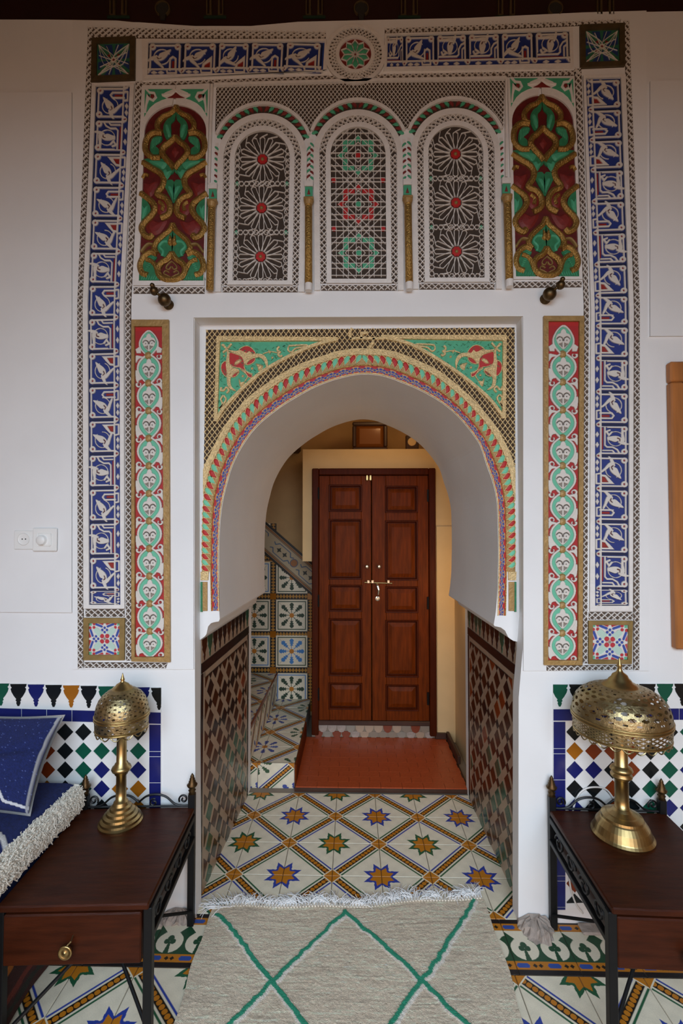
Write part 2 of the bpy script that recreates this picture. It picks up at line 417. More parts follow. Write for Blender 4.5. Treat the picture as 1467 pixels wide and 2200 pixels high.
YB = 0.95                                          # far face of the thick wall
def skew(x, y):
    s = (x - XL) / (XR - XL); return x + (0.045 * (1 - s) - 0.022 * s) * max(0.0, y - YR)

# the wall that faces the viewer, with a rectangular recess
top = PN([(-330, 42), (100, 42), (250, 44), (330, 52), (420, 57), (540, 57), (640, 48), (800, 44), (1000, 40), (1130, 36), (1250, 28), (1467, 24), (1900, 18)])
rec = [P(418, 684), P(1121, 681)]
out = [(-2.3, 0), (-2.3, top[0][2])] + [(q[0], q[2]) for q in top] + [(2.3, top[-1][2]), (2.3, 0), (P(1113, 1954)[0], 0), (P(1114, 1500)[0], P(1114, 1500)[2]), (rec[1][0], P(1121, 1330)[2]), (rec[1][0], rec[1][2]), (rec[0][0], rec[0][2]), (P(418, 1330)[0], P(418, 1330)[2]), (P(421, 1954)[0], 0)]
wb = MB(); wb.prism([(x, z) for x, z in out], 1, 0.0, YR)
WALL = obj('wall_back', wb, M['plaster'], kind='structure')
# thick arch wall behind it
op = [(XL, 0.0)] + [tuple(PN([q], YR)[0][[0, 2]]) for q in EXTL] + [tuple(q[[0, 2]]) for q in PN(INTR_S, YR)] + [tuple(PN([q], YR)[0][[0, 2]]) for q in EXTR] + [(XR, 0.0)]
outer = op + [(2.3, 0), (2.3, 3.9), (-2.3, 3.9), (-2.3, 0)]
n = len(outer); V = [(x, YR, z) for x, z in outer] + [(skew(x, YB) if i < len(op) else x, YB, z) for i, (x, z) in enumerate(outer)]
ab = MB(); ab.add(V, [tuple(range(n)), tuple(range(2 * n - 1, n - 1, -1))] + [(i, (i + 1) % n, n + (i + 1) % n, n + i) for i in range(n)])
obj('arch_reveal', ab, M['plaster'], WALL)
# plaster coats, each with its own edge
def coat(pts, d): obj('trim_%d' % (6 + sum(o.name.startswith('trim') for o in SC.objects)), MB().poly(pts, 0, d), M['plaster'], kind='structure')
coat([(158, 50), (300, 52), (420, 60), (540, 60), (640, 51), (800, 47), (1000, 43), (1250, 31), (1386, 27), (1392, 1440), (1123, 1440), (1122, 681), (417, 684), (417, 1437), (158, 1437)], B0)
coat([(-330, 205), (157, 203), (157, 1315), (-330, 1312)], 0.012)
coat([(1394, 178), (1900, 172), (1900, 720), (1394, 724)], 0.010)
# broken plaster feet of the two pilasters
FEET = []
for (x, w, s) in ((1146, 74, 1.0), (386, 80, 0.55)):
    c = P(x, 1962); mb = MB(); k = 22; v = []; RR = np.random.default_rng(x)
    for r_, hz in ((1.0, 0.0), (0.9, 0.012), (0.66, 0.024), (0.3, 0.032)):
        for j in range(k):
            a = PI + PI * j / (k - 1); q = r_ * (1 + RR.normal(0, 0.1)); v.append((c[0] + math.cos(a) * 0.072 * q, -0.001 + math.sin(a) * 0.10 * q * s, max(0, hz + RR.normal(0, 0.006) * (hz > 0))))
    f = [(i * k + j, i * k + j + 1, (i + 1) * k + j + 1, (i + 1) * k + j) for i in range(3) for j in range(k - 1)] + [tuple(range(3 * k, 4 * k))]
    mb.add(v, f); FEET.append(mb)

# painted timber frieze above the plaster
mb = MB(); mb.box(-2.3, 2.3, 0.004, YR, 3.5, 4.25)
CEIL = place('ceiling', None, (0, -2, 4.25), kind='structure')
obj('boarding', MB().box(-2.3, 2.3, -4.5, YB, 4.25, 4.33), M['ceilwood'], CEIL)
for i in range(9): obj('beam', MB().bbox(-2.2 + i * 0.55 - .06, -2.2 + i * 0.55 + .06, -4.5, 0.0, 4.12, 4.25, 0.012), M['ceilwood'], CEIL)
FRZ = obj('trim_1', mb, M['ceilwood'], kind='structure')
def frieze_motif(cx, big):
    if big:
        a = np.linspace(-2.6, 2.6 - 1e-3, 18) - PI / 2
        pts = [(cx + 15 * math.cos(t), 21 + 15 * math.sin(t)) for t in a]
        obj('painted_keyhole', MB().poly([(cx + 13 * math.cos(t), 21 + 13 * math.sin(t)) for t in a] + [(cx + 5, 44), (cx - 5, 44)], 0.0, 0.006, 0.0), M['dark'], FRZ)
        obj('painted_outline', MB().stroke(pts, 3, 0, 0.009), M['oldpaint'], FRZ)
    else:
        obj('painted_bracket', MB().stroke([(cx - 17, -25), (cx - 17, 34), (cx - 9, 34), (cx - 9, -25)], 3, 0, 0.008), M['oldpaint'], FRZ)
        obj('painted_bracket', MB().stroke([(cx + 17, -25), (cx + 17, 34), (cx + 9, 34), (cx + 9, -25)], 3, 0, 0.008), M['oldpaint'], FRZ)
        obj('painted_bracket', MB().poly([(cx - 24, 40), (cx + 24, 40), (cx + 24, 36), (cx - 24, 36)], 0, 0.006), M['oldgreen'], FRZ)
for cx, b in ((675, 0), (776, 1), (879, 0), (1087, 0), (1192, 1), (1299, 0), (350, 1), (255, 0), (462, 0)): frieze_motif(cx, b)

# rest of the room, mostly behind the viewer: its unseen doorway is arched to grade the daylight on the wall
struct = lambda name, mb, m: obj(name, mb, m, kind='structure')
struct('wall_left', MB().box(-2.4, -2.3, -4.6, 2.3, 0, 4.3), M['front'])
struct('wall_right', MB().box(2.3, 2.4, -4.6, 2.3, 0, 4.3), M['front'])
mb = MB()
mb.prism([(-2.3, 0), (-2.3, 4.3), (2.3, 4.3), (2.3, 0), (1.9, 0)] + [(1.9 * math.cos(a), 1.2 + 1.78 * math.sin(a)) for a in np.linspace(0, PI, 25)] + [(-1.9, 0)], 1, -2.85, -2.7)
struct('wall_front', mb, M['front'])

# ---------------------------------------------------------------- floor of printed cement tiles
mb = MB(); mb.box(-2.4, 2.4, -7.0, 2.4, -0.1, -0.007)
FLOOR = struct('floor', mb, M['grout'])
for q in FEET: obj('broken_footing', q, M['mortar'], FLOOR)
for x0, x1 in ((-1.2, -0.76), (0.90, 1.6)): obj('mortar_fillet', MB().bbox(x0, x1, -0.062, -0.008, 0.0, 0.012, 0.005), M['mortar'], FLOOR)
CREAM, ORANGE, BLK = '#e6dcc4', '#bd761a', '#15120f'
def star(cv, x, y, col):
    def st(R, r, ph=0): return [(x + (R if k % 2 == 0 else r) * math.cos(PI / 8 * k + PI / 8 + ph), y + (R if k % 2 == 0 else r) * math.sin(PI / 8 * k + PI / 8 + ph)) for k in range(16)]
    cv.poly(st(39, 23), col)
    for k in range(8):
        a = PI / 4 * k + PI / 4 + PI / 8 - PI / 8; cv.disc(x + 26 * math.cos(a), y + 26 * math.sin(a), 3.2, CREAM)
    cv.poly(st(27, 17), ORANGE)
def leafflower(cv, x, y, col, R=34, r0=9, w=6.5):
    for k in range(8):
        a = PI / 4 * k; d = np.array([math.cos(a), math.sin(a)]); q = np.array([-d[1], d[0]]); L = R * (1.0 if k % 2 == 0 else 1.12)
        sh = [(r0, 1), (L * .42, 1.0), (L * .46, w * .8), (L * .55, w * .35), (L * .62, w * 1.05), (L * .70, w * .55), (L * .8, w * 1.05), (L * .9, w * .8), (L, 0)]
        pts = [np.array([x, y]) + d * s + q * t for s, t in sh] + [np.array([x, y]) + d * s - q * t for s, t in sh[::-1]]
        cv.poly(pts, col)
    cv.disc(x, y, r0 * .95, ORANGE)
def diag_tile(name, fa, fb):
    cv = Cv(100, 100, 100 / 128, CREAM); X, Y = cv.P[..., 0], cv.P[..., 1]
    cv.C[..., :3] *= (1 + 0.05 * np.sin(X * .21 + 1) * np.cos(Y * .17))[..., None]
    t = (X + Y - 100) / math.sqrt(2); s = (X - Y) / math.sqrt(2)
    fa(cv); fb(cv)
    cv.put((np.abs(t) < 14) & (np.abs(t) >= 0), CREAM)
    cv.put((t < -9.5) & (t > -13), '#27409a'); cv.put((t > 9.5) & (t < 13), '#1f5a3a')
    cv.put(np.abs(t) < 6.2, BLK)
    ss = (s + 4.7) % 9.4 - 4.7; cv.put(ss ** 2 + t ** 2 < 4.4 ** 2, ORANGE)
    for (cx, cy) in ((100, 0), (0, 100)):
        l = np.abs(X - cx) + np.abs(Y - cy); cv.put((l < 21) , CREAM); cv.put(l < 17.5, ORANGE)
    cv.grain(0.03)
    e = np.minimum.reduce([X, 100 - X, Y, 100 - Y]); cv.put(e < 0.4, '#6b6255', -0.006)
    return cv
def mk(name, cv, m='tileprint', sx=1.0, sy=1.0): return cvmesh(name, cv, flat_pos(cv, sx, sy), M[m])
CV_STAR = diag_tile('tile', lambda c: star(c, 0, 0, '#1f5a3a'), lambda c: star(c, 100, 100, '#27409a'))
STAR = mk('star_tile', CV_STAR)
LEAF = mk('leaf_tile', diag_tile('tile', lambda c: leafflower(c, 0, 0, '#3c5a3f', 40), lambda c: leafflower(c, 100, 100, '#45539a', 40)))
bt = Cv(100, 100, 100 / 128, CREAM); X, Y = bt.P[..., 0], bt.P[..., 1]
bt.put((Y > 32) & (Y < 78), '#1c4a30')
bt.put((Y > 22) & (Y < 40 - 8 * np.cos(X * 2 * PI / 50)), CREAM)
for cx in (25, 75):
    for sg in (-1, 1): bt.poly([(cx - 25 + sg * 0, 24), (cx - 25 + sg * 14, 38), (cx - 25, 44)], '#1c4a30')
    bt.disc(cx, 56, 22.5, CREAM, ry=20); bt.disc(cx, 49, 5.5, '#1c4a30'); bt.disc(cx - 5, 55, 5, '#1c4a30'); bt.disc(cx + 5, 55, 5, '#1c4a30')
    bt.poly([(cx - 1.5, 55), (cx + 1.5, 55), (cx + 5, 79), (cx - 5, 79)], '#1c4a30')
for y0 in (8, 78): bt.put((Y >= y0) & (Y < y0 + 14), ORANGE)
for y0 in (15, 85):
    for cx in (12, 62): bt.poly([(cx - 11, y0), (cx - 8, y0 - 4), (cx + 8, y0 - 4), (cx + 11, y0), (cx + 8, y0 + 4), (cx - 8, y0 + 4)], '#2a4d9c')
    for cx in (31, 40, 81, 90): bt.poly([(cx - 4, y0), (cx, y0 - 3.6), (cx + 4, y0), (cx, y0 + 3.6)], BLK)
bt.put((Y < 8) | (Y >= 92), '#120f14'); bt.grain(0.03); bt.put(np.minimum(X, 100 - X) < 0.4, '#6b6255', -0.006)
BORD = mk('border_tile', bt)
TX, TY = 0.2258, 0.2255
def floor_tile(me, x, y, rot, sx, sy, parent=FLOOR, z=0.0, name='tile'):
    place(name, me, (x, y, z), parent, (0, 0, rot), (sx, sy, 1) if abs(math.sin(rot)) < .5 else (sy, sx, 1))
def tile_rot(i, j):                                # star corners of tile (i..i+1, j..j+1); node rows of even j carry blue-edged stars
    if (i + j) % 2 == 0: return 0 if j % 2 == 1 else PI       # stars far-left and near-right
    return -PI / 2 if j % 2 == 1 else PI / 2
for j in range(-2, 3):
    for i in range(-4, 4):
        x, y = 0.132 + (i + .5) * TX, 0.690 - (j + .5) * TY
        if x < -0.80 or x > 0.83: continue
        sy = TY
        if j == -2: continue
        floor_tile(STAR, x, y, tile_rot(i, j), TX, sy)
for i in range(-7, 8): floor_tile(BORD, 0.03 + i * 0.2258, -0.1085, 0, 0.2258, 0.239)
for j in range(0, 4):
    for i in range(-9, 6): floor_tile(STAR, 0.577 + (i + .5) * TX, -0.229 - (j + .5) * 0.2258, tile_rot(i, j + 1), TX, 0.2258)

# ---------------------------------------------------------------- zellij on the two jambs of the passage
def jamb(side):
    L = side < 0
    y0, y1 = (0.09, 0.88)
    def pos(u, z, d):                              # u along the passage, d out of the jamb
        x = (skew(XL, y0 + u) if L else skew(XR, y0 + u)); return (x + (d if L else -d), y0 + u, z)
    W_ = y1 - y0; ZT = (P(428, 1376, YR)[2] if L else P(1113, 1379, YR)[2]) - 0.004
    t = thing('tile_dado', pos(W_ / 2, 0, 0), 'shadowed diamond mosaic dado on the %s jamb of the arched passage' % ('left' if L else 'right'), 'tile panel', 'mosaic dadoes inside the passage')
    def piece(name, pts, m, d=0.004, d0=0.0005, bev=0.0):
        n = len(pts); v = [pos(u, z, d0) for u, z in pts] + [pos(u, z, d) for u, z in pts]
        obj(name, MB().add(v, [tuple(range(n, 2 * n))] + [(i, (i + 1) % n, n + (i + 1) % n, n + i) for i in range(n)]), m, t)
    piece('bedding', [(0, 0.0), (W_, 0.0), (W_, ZT), (0, ZT)], M['grout'], 0.0015, 0.0004)
    g = 0.0012; rr = random.Random(5 + side)
    cols = ['zdark', 'zblack', 'zdark', 'zgreen', 'zbrown', 'zblack', 'zblack']
    # merlon row
    mw = W_ / 11
    for k in range(11):
        u = k * mw; c = M[rr.choice(['zblack', 'zdark', 'zgreen', 'zblack'])]
        prof = [(.06, 0), (.06, -.018), (.14, -.030), (.10, -.040), (.38, -.066), (.34, -.074), (.46, -.096)]
        pts = [(u + a * mw, ZT + b) for a, b in prof] + [(u + (1 - a) * mw, ZT + b) for a, b in prof[::-1]]
        piece('merlon_tile', pts, c, 0.0045)
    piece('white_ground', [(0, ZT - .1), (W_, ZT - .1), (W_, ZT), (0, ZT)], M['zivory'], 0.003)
    for k in range(4): piece('border_tile', [(k * W_ / 4 + g, ZT - .145), ((k + 1) * W_ / 4 - g, ZT - .145), ((k + 1) * W_ / 4 - g, ZT - .103), (k * W_ / 4 + g, ZT - .103)], M['zblack'], 0.0045)
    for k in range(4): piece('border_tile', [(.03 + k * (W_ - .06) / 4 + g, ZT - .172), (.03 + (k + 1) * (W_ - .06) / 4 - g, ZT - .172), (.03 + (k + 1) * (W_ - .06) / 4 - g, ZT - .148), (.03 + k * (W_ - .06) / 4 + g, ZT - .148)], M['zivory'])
    zz = np.linspace(0.0, ZT - .148, 6)
    for a, b in zip(zz[:-1], zz[1:]):
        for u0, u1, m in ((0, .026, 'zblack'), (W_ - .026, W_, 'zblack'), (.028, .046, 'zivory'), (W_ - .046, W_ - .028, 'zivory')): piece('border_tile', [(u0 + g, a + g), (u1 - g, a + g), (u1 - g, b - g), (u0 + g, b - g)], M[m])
    # field: large coloured squares on point, white bars between, small squares where the bars cross
    u0, u1, z0, z1 = .048, W_ - .048, 0.0, ZT - .176
    p = (u1 - u0) / 5; nr = int((z1 - z0) / p) + 1; hp = p / 2
    R_ = hp * 0.64; q = hp - R_
    def clipq(pts):
        def cut(pp, f):
            o = []
            for i in range(len(pp)):
                a, b = pp[i - 1], pp[i]; fa, fb = f(a), f(b)
                if (fa >= 0) != (fb >= 0): s = fa / (fa - fb); o.append((a[0] + (b[0] - a[0]) * s, a[1] + (b[1] - a[1]) * s))
                if fb >= 0: o.append(b)
            return o
        for f in (lambda a: a[0] - u0, lambda a: u1 - a[0], lambda a: a[1] - z0, lambda a: z1 - a[1]):
            pts = cut(pts, f)
            if len(pts) < 3: return None
        return pts
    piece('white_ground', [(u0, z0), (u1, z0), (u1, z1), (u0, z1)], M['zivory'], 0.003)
    for r in range(-1, 2 * nr + 2):
        for c in range(-1, 12):
            if (r + c) % 2: 
                # where bars cross: small dark square
                if (r % 2) == 0:
                    cu, cz = u0 + c * hp, z1 - r * hp; pts = clipq([(cu - q * .95, cz), (cu, cz - q * .95), (cu + q * .95, cz), (cu, cz + q * .95)])
                    if pts: piece('tile', pts, M['zblack'], 0.0048)
                continue
            cu, cz = u0 + c * hp, z1 - r * hp; pts = clipq([(cu - R_, cz), (cu, cz - R_), (cu + R_, cz), (cu, cz + R_)])
            if pts and abs((pts[0][0] - pts[2][0])) + abs(pts[0][1] - pts[2][1]) > .01: piece('tile', pts, M[rr.choice(['zdark', 'zblack', 'zdark', 'zbrown', 'zdark'] if cz > .5 * z1 else ['zgreen', 'zdark', 'zblack', 'zgreen', 'zdark'])], 0.0048)
jamb(-1); jamb(1)

# ---------------------------------------------------------------- entrance hall behind the arch
YH, YD = 2.09, 1.62                                # far wall, face of the door surround
mb = MB(); mb.box(-2.3, 2.3, YH, YH + .1, 0, 3.6); HB = struct('wall_hall_back', mb, M['tan'])
struct('wall_hall_right', MB().box(0.76, 0.86, YB + .22, YH, 0, 3.4), M['cream'])
struct('wall_hall_right_near', MB().box(1.5, 1.6, YB, YH, 0, 3.4), M['cream'])
struct('ceiling_hall', MB().box(-2.3, 2.3, YB, YH + .1, 2.75, 2.85), M['tan'])
zt = P(760, 965, YD)[2]
sx0, sx1 = P(650, 1100, YD)[0], 0.76
dx0, dx1, dz1 = P(671, 1008, YD)[0], P(934, 1008, YD)[0], P(800, 1007, YD)[2]
mb = MB(); zc = P(660, 1206, YD)[2]
mb.prism([(sx0, zc), (sx0, zt), (sx1, zt), (sx1, 0), (dx1, 0), (dx1, dz1), (dx0, dz1), (dx0, zc)], 1, YD, YH - .03)
SURR = struct('wall_door_surround', mb, M['cream'])
mb = MB(); mb.box(P(937, 1131, YD)[0], sx1, YD - .012, YD, 0, P(950, 1131, YD)[2]); obj('plaster_coat', mb, M['cream'], SURR)
struct('trim_2', MB().bbox(P(933, 1585, YD)[0], 0.69, YD - .03, YD - .012, 0.03, 0.075, 0.004), M['darkwood'])
struct('trim_3', MB().bbox(0.69, 0.712, YD - .40, YD - .02, 0.03, 0.085, 0.004), M['darkwood'])
struct('trim_4', MB().bbox(P(604, 950, YH)[0] - .25, P(652, 950, YH)[0] - .02, YH - .18, YH, P(630, 975, YH)[2], P(630, 920, YH)[2], 0.02), M['darkwood'])

# red tiled landing
LZ = 0.03
mb = MB(); mb.box(-0.35, 0.70, YB - .022, YD, 0.0, LZ - .006)
LAND = struct('floor_landing', mb, M['darkwood'])
nx_, ny_ = 8, 11; rr = random.Random(3)
bm_ = [MB().bbox(-.5, .5, -.5, .5, -.003, .003, 0.0).mesh('terracotta_tile', M['terracotta'])[0]]
tw, th = (0.69 + 0.34) / nx_, (YD - YB + .014) / ny_
for j in range(ny_):
    for i in range(nx_ + (j % 2)):
        x0 = -0.345 + (i - (.5 if j % 2 else 0)) * tw; x1 = min(x0 + tw, 0.69); x0 = max(x0, -0.345)
        place('tile', bm_[0], ((x0 + x1) / 2, YB - .02 + (j + .5) * th, LZ - .003 + rr.uniform(-.0004, .0004)), LAND, None, (x1 - x0 - .0016, th - .0016, 1))
# strip of fish-scale tiles and the sill under the door
mb = MB(); zs_, zd_ = P(800, 1557, YD)[2], P(800, 1547, YD)[2]; mb.box(dx0, dx1, YD - .002, YD + .05, LZ, zs_); SILL = struct('trim_5', mb, M['grout'])
scx = np.linspace(P(684, 1570, YD)[0], P(922, 1570, YD)[0], 13); w = scx[1] - scx[0]
for row in range(2):
    for k in range(12 + row):
        cx = scx[0] + (k + (.5 if row == 0 else 0)) * w; zc = zs_ - .002 - row * .045; r_ = w * .49
        pts = [(cx + r_ * math.cos(a), zc - .052 * abs(math.sin(a)) ** .9) for a in np.linspace(PI, 2 * PI, 9)]
        obj('scale_tile', MB().prism(pts, 1, YD - .012 + row * .004, YD - .002), M[rr.choice(['zgrey', 'zgrey', 'mortar', 'zivory', 'zbrown', 'grout'])], SILL)
obj('sill_board', MB().bbox(dx0 + .01, dx1 - .01, YD - .022, YD + .05, zs_, zd_, 0.006), M['darkwood'], SILL)

# stairs that climb to the left, their treads and risers tiled
STA = place('stairs', None, (-0.7, 1.5, 0), kind='structure')
z1, z2, xs1, xs2 = 0.139, 0.352, -0.355, -0.64
obj('step', MB().box(-1.6, xs1, YB + .03, YH, 0.0, z1 - .004), M['mortar'], STA)
obj('step', MB().box(-1.6, xs2, YB + .03, YH, z1 - .004, z2 - .004), M['mortar'], STA)
obj('step', MB().box(-1.6, xs2 - .3, YB + .03, YH, z2 - .004, z2 + .2), M['mortar'], STA)
obj('wooden_side', MB().bbox(xs1, xs1 + .012, YB + .02, YD, 0.0, z1, 0.003), M['doorwood'], STA)
def tri_tiles(x0, x1, y0, y1, z, off):
    for j in range(6):
        for i in range(3):
            xa, xb = x1 - (i + 1) * TX, x1 - i * TX; ya, yb = y0 + j * .2258, y0 + (j + 1) * .2258
            if xa < x0 - .2 or ya > y1 - .05: continue
            floor_tile(LEAF, (xa + xb) / 2, (ya + yb) / 2, tile_rot(i + off, j), xb - xa, min(yb, YH) - ya if yb > YH else .2258, STA, z)
tri_tiles(xs2, xs1, YB + .03, YH, z1, 0)
tri_tiles(xs2 - .3, xs2 - .0, YB + .03, YH, z2, 1)
for k, y in enumerate((YB + .14, YB + .37, YB + .60, YB + .83, YB + 1.03)):      # riser of the second step, faces right
    place('tile', LEAF, (xs2 + .003, y, (z1 + z2) / 2), STA, (PI / 2, 0 if k % 2 else PI / 2 * 0, PI / 2), (.2258, .213, 1))
for k in range(3): place('tile', LEAF, (xs1 - .115 - k * .2258, YB + .028, z1 / 2 - .02), STA, (PI / 2, 0, 0), (.2258, .19, 1))
obj('step_nosing', MB().bbox(xs2 - .005, xs2 + .008, YB + .03, YH, z2 - .02, z2 + .004, 0.002), M['zbrown'], STA)

# tiled dado of the staircase wall: square leaf tiles, dotted bands between them, a sloping border above
def square_tile(col, line, ctr=True):
    cv = Cv(100, 100, 1.0, CREAM); X, Y = cv.P[..., 0], cv.P[..., 1]; e = np.minimum.reduce([X, 100 - X, Y, 100 - Y])
    cv.put((e > 4) & (e < 7.5), line); cv.put((e > 10) & (np.abs(np.abs(X - 50) - np.abs(Y - 50)) < .5) & (np.hypot(X - 50, Y - 50) > 45), '#8c8474')
    leafflower(cv, 50, 50, col, 41, 8, 7); cv.grain(.03); return mk('leaf_square', cv)
SQ = [square_tile('#25402f', '#2b4a38'), square_tile('#3f7fc0', '#2d4632'), square_tile('#25402f', '#4a7db4')]
dz = Cv(100, 18, 1.0, BLK)
for k in range(10):
    dz.poly([(5 + 10 * k - 5, 9), (5 + 10 * k, 2.5), (5 + 10 * k + 5, 9), (5 + 10 * k, 15.5)], '#b07d2a')
DOT = cvmesh('dotted_band', dz, flat_pos(dz, 1, 1), M['tileprint'])
DADO = thing('tile_dado', (P(620, 1480, YH)[0], YH, z1), 'leaf patterned cement tile dado with sloping border beside the brown door', 'tile panel')
xc0, pit, bw = P(626.5, 1400, YH)[0], 0.318, 0.052
zrow = [P(620, y, YH)[2] for y in (1158, 1241, 1322, 1399, 1480)]
def top_at(x): a, b = P(567, 1190, YH), P(660, 1270, YH); return a[2] + (x - a[0]) * (b[2] - a[2]) / (b[0] - a[0])
for r in range(-2, 5):
    for c in range(-5, 1):
        z = zrow[r] if r >= 0 else zrow[0] - r * pit; x = xc0 + c * pit
        if z - .1 > top_at(x) + .2 or x < -1.9: continue
        k = 1 if (r == 3 and c == 0) or (r == 0) else (0 if (r + c) % 2 else 2)
        if r == 2 and c == 0: k = 0
        place('tile', SQ[k], (x, YH - .004, z), DADO, (PI / 2, 0, 0), (pit - bw, pit - bw, 1))
        place('dotted_band', DOT, (x, YH - .003, z - pit / 2), DADO, (PI / 2, 0, 0), (pit - bw, bw, 1))
        place('dotted_band', DOT, (x + pit / 2, YH - .003, z), DADO, (PI / 2, PI / 2, 0), (pit - bw, bw, 1))
        obj('corner_tile', MB().box(x + pit / 2 - bw / 2, x + pit / 2 + bw / 2, YH - .006, YH - .001, z - pit / 2 - bw / 2, z - pit / 2 + bw / 2), M['zochre'], DADO)
sb = Cv(400, 100, 1.0, '#b3a283'); X, Y = sb.P[..., 0], sb.P[..., 1]
sb.put((Y < 9) | (Y > 91), '#181411'); sb.put(((Y > 9) & (Y < 17)) | ((Y > 83) & (Y < 91)), '#8a5a2a'); sb.put(((Y > 17) & (Y < 20)) | ((Y > 80) & (Y < 83)), '#3a2a1c')
for k in range(3):
    x0 = k * 140 + 20
    for s in (1, -1):
        pts = [(x0 + 14, 50 - s * 14), (x0 + 24, 50 - s * 8), (x0 + 36, 50 - s * 22), (x0 + 92, 50 - s * 22), (x0 + 104, 50 - s * 8), (x0 + 116, 50 - s * 14)]
        sb.line(pts, 4, '#3d5a78')
    sb.disc(x0 + 130, 50, 15, '#9a6230'); sb.disc(x0 + 130, 50, 17, '#3d5a78', r0=14)
    for cx in (x0 + 50, x0 + 80):
        sb.poly([(cx - 13, 50), (cx - 4, 46), (cx, 37), (cx + 4, 46), (cx + 13, 50), (cx + 4, 54), (cx, 63), (cx - 4, 54)], '#1d241b')
sbm = cvmesh('sloping_border', sb, flat_pos(sb, 1, 1), M['tileprint'])
a, b = P(564, 1150, YH), P(664, 1238, YH); an = math.atan2(b[2] - a[2], b[0] - a[0]); th = (P(600, 1145, YH)[2] - P(600, 1216, YH)[2]) * math.cos(an)
cx_, cz_ = (a + b)[0] / 2, (a + b)[2] / 2
for k in (-1, 0): place('sloping_border', sbm, (cx_ + math.cos(an) * (.42 * k + .10) * 2, YH - .016 - .001 * k, cz_ + math.sin(an) * (.42 * k + .10) * 2), DADO, (PI / 2, -an, 0), (.84, th, 1))
obj('border_backing', MB().prism([(cx_ - 1.0 * math.cos(an) + o * math.sin(an) * th / 2, cz_ - 1.0 * math.sin(an) - o * math.cos(an) * th / 2) for o in (1,)] + [(cx_ + .62 * math.cos(an) + o * math.sin(an) * th / 2, cz_ + .62 * math.sin(an) - o * math.cos(an) * th / 2) for o in (1, -1)] + [(cx_ - 1.0 * math.cos(an) - math.sin(an) * th / 2, cz_ - 1.0 * math.sin(an) + math.cos(an) * th / 2)], 1, YH - .014, YH - .001), M['grout'], DADO)

# ---------------------------------------------------------------- the double door
DY = YD - .004
DOOR = place('door_1', None, ((dx0 + dx1) / 2, YD, .16), kind='structure')
fz0 = 0.05
fw = P(685, 1300, DY)[0] - dx0
obj('door_frame', MB().bbox(dx0, dx0 + fw, DY - .028, YD + .04, fz0, dz1, .006), M['doordark'], DOOR)
obj('door_frame', MB().bbox(dx1 - fw, dx1, DY - .028, YD + .04, fz0, dz1, .006), M['doordark'], DOOR)
obj('door_frame', MB().bbox(dx0 + fw, dx1 - fw, DY - .028, YD + .04, P(800, 1021, DY)[2], dz1, .006), M['doordark'], DOOR)
def door_leaf(xa, xb, rows, pa, pb, lab):
    za, zb = zd_ + .002, P(800, 1022, DY)[2]; lf = obj('door_leaf', MB().box(xa, xb, DY + .004, DY + .03, za, zb), M['doordark'], DOOR, label=lab)
    zs = [(P(800, t, DY)[2], P(800, b_, DY)[2]) for t, b_ in rows]
    for x0, x1 in ((xa, pa), (pb, xb)): obj('stile', MB().bbox(x0, x1, DY - .012, DY + .02, za, zb, .003), M['doorwood'], lf)
    edges = [zb] + [q for z in zs for q in z] + [za]
    for k in range(0, len(edges), 2): obj('rail', MB().bbox(pa, pb, DY - .0115, DY + .02, edges[k + 1], edges[k], .003), M['doorwood'], lf)
    for (zt_, zb_) in zs:
        i1, i2 = .016, .045
        v = []
        for ins, y in ((0, DY + .006), (i1, DY + .004), (i2, DY - .006)): v += [(pa + ins, y, zb_ + ins), (pb - ins, y, zb_ + ins), (pb - ins, y, zt_ - ins), (pa + ins, y, zt_ - ins)]
        f = [(k * 4 + j, k * 4 + (j + 1) % 4, k * 4 + 4 + (j + 1) % 4, k * 4 + 4 + j) for k in range(2) for j in range(4)] + [(8, 9, 10, 11)]
        obj('panel', MB().add(v, f), M['doorwood'], lf)
        pr = [(pa, zb_), (pb, zb_), (pb, zt_), (pa, zt_)]
        q = MB(); ring = []
        for ins, y in ((-.007, DY - .012), (-.004, DY - .017), (.004, DY - .016), (.010, DY - .004)): ring.append([(pa + ins, y, zb_ + ins), (pb - ins, y, zb_ + ins), (pb - ins, y, zt_ - ins), (pa + ins, y, zt_ - ins)])
        q.add([p_ for r_ in ring for p_ in r_], [(k * 4 + j, k * 4 + (j + 1) % 4, k * 4 + 4 + (j + 1) % 4, k * 4 + 4 + j) for k in range(3) for j in range(4)])
        obj('panel_moulding', q, M['doordark'], lf)
    return lf
pxX = lambda x: P(x, 1250, DY)[0]
rows = [(1043, 1098), (1117, 1243), (1258, 1312), (1330, 1450), (1468, 1522)]
lfL = door_leaf(dx0 + fw + .002, pxX(797), rows, pxX(708), pxX(776), 'left door leaf with a brass slide bolt')
lfR = door_leaf(pxX(799), dx1 - fw - .002, [(a_ + 3, b_ + 2) for a_, b_ in rows], pxX(829), pxX(896), 'right door leaf with a brass pull handle')
def at(x, y): return P(x, y, DY - .012)
for x, l in ((788, lfL), (814, lfR)):
    c = at(x, 1217); obj('knob', MB().lathe([(.004, 0), (.005, .012), (.013, .018), (.014, .024), (.008, .030), (.0001, .031)], (0, 0, 0), 14, axis=1).__class__().lathe([(.004, 0), (.005, -.012), (.013, -.018), (.014, -.024), (.008, -.030), (.0001, -.031)], c, 14, axis=1), M['steel'], l)
c0, c1 = at(783, 1251), at(842, 1253)
obj('slide_bolt', MB().tube([c0 + (0, -.012, 0), c1 + (0, -.012, 0)], .005, 10), M['brass'], lfL)
for x in (791, 800, 834):
    c = at(x, 1250); obj('bolt_keeper', MB().bbox(c[0] - .010, c[0] + .010, c[1] - .02, c[1], c[2] - .010, c[2] + .014, .003), M['steel'], lfL if x < 798 else lfR)
c = at(810, 1270)
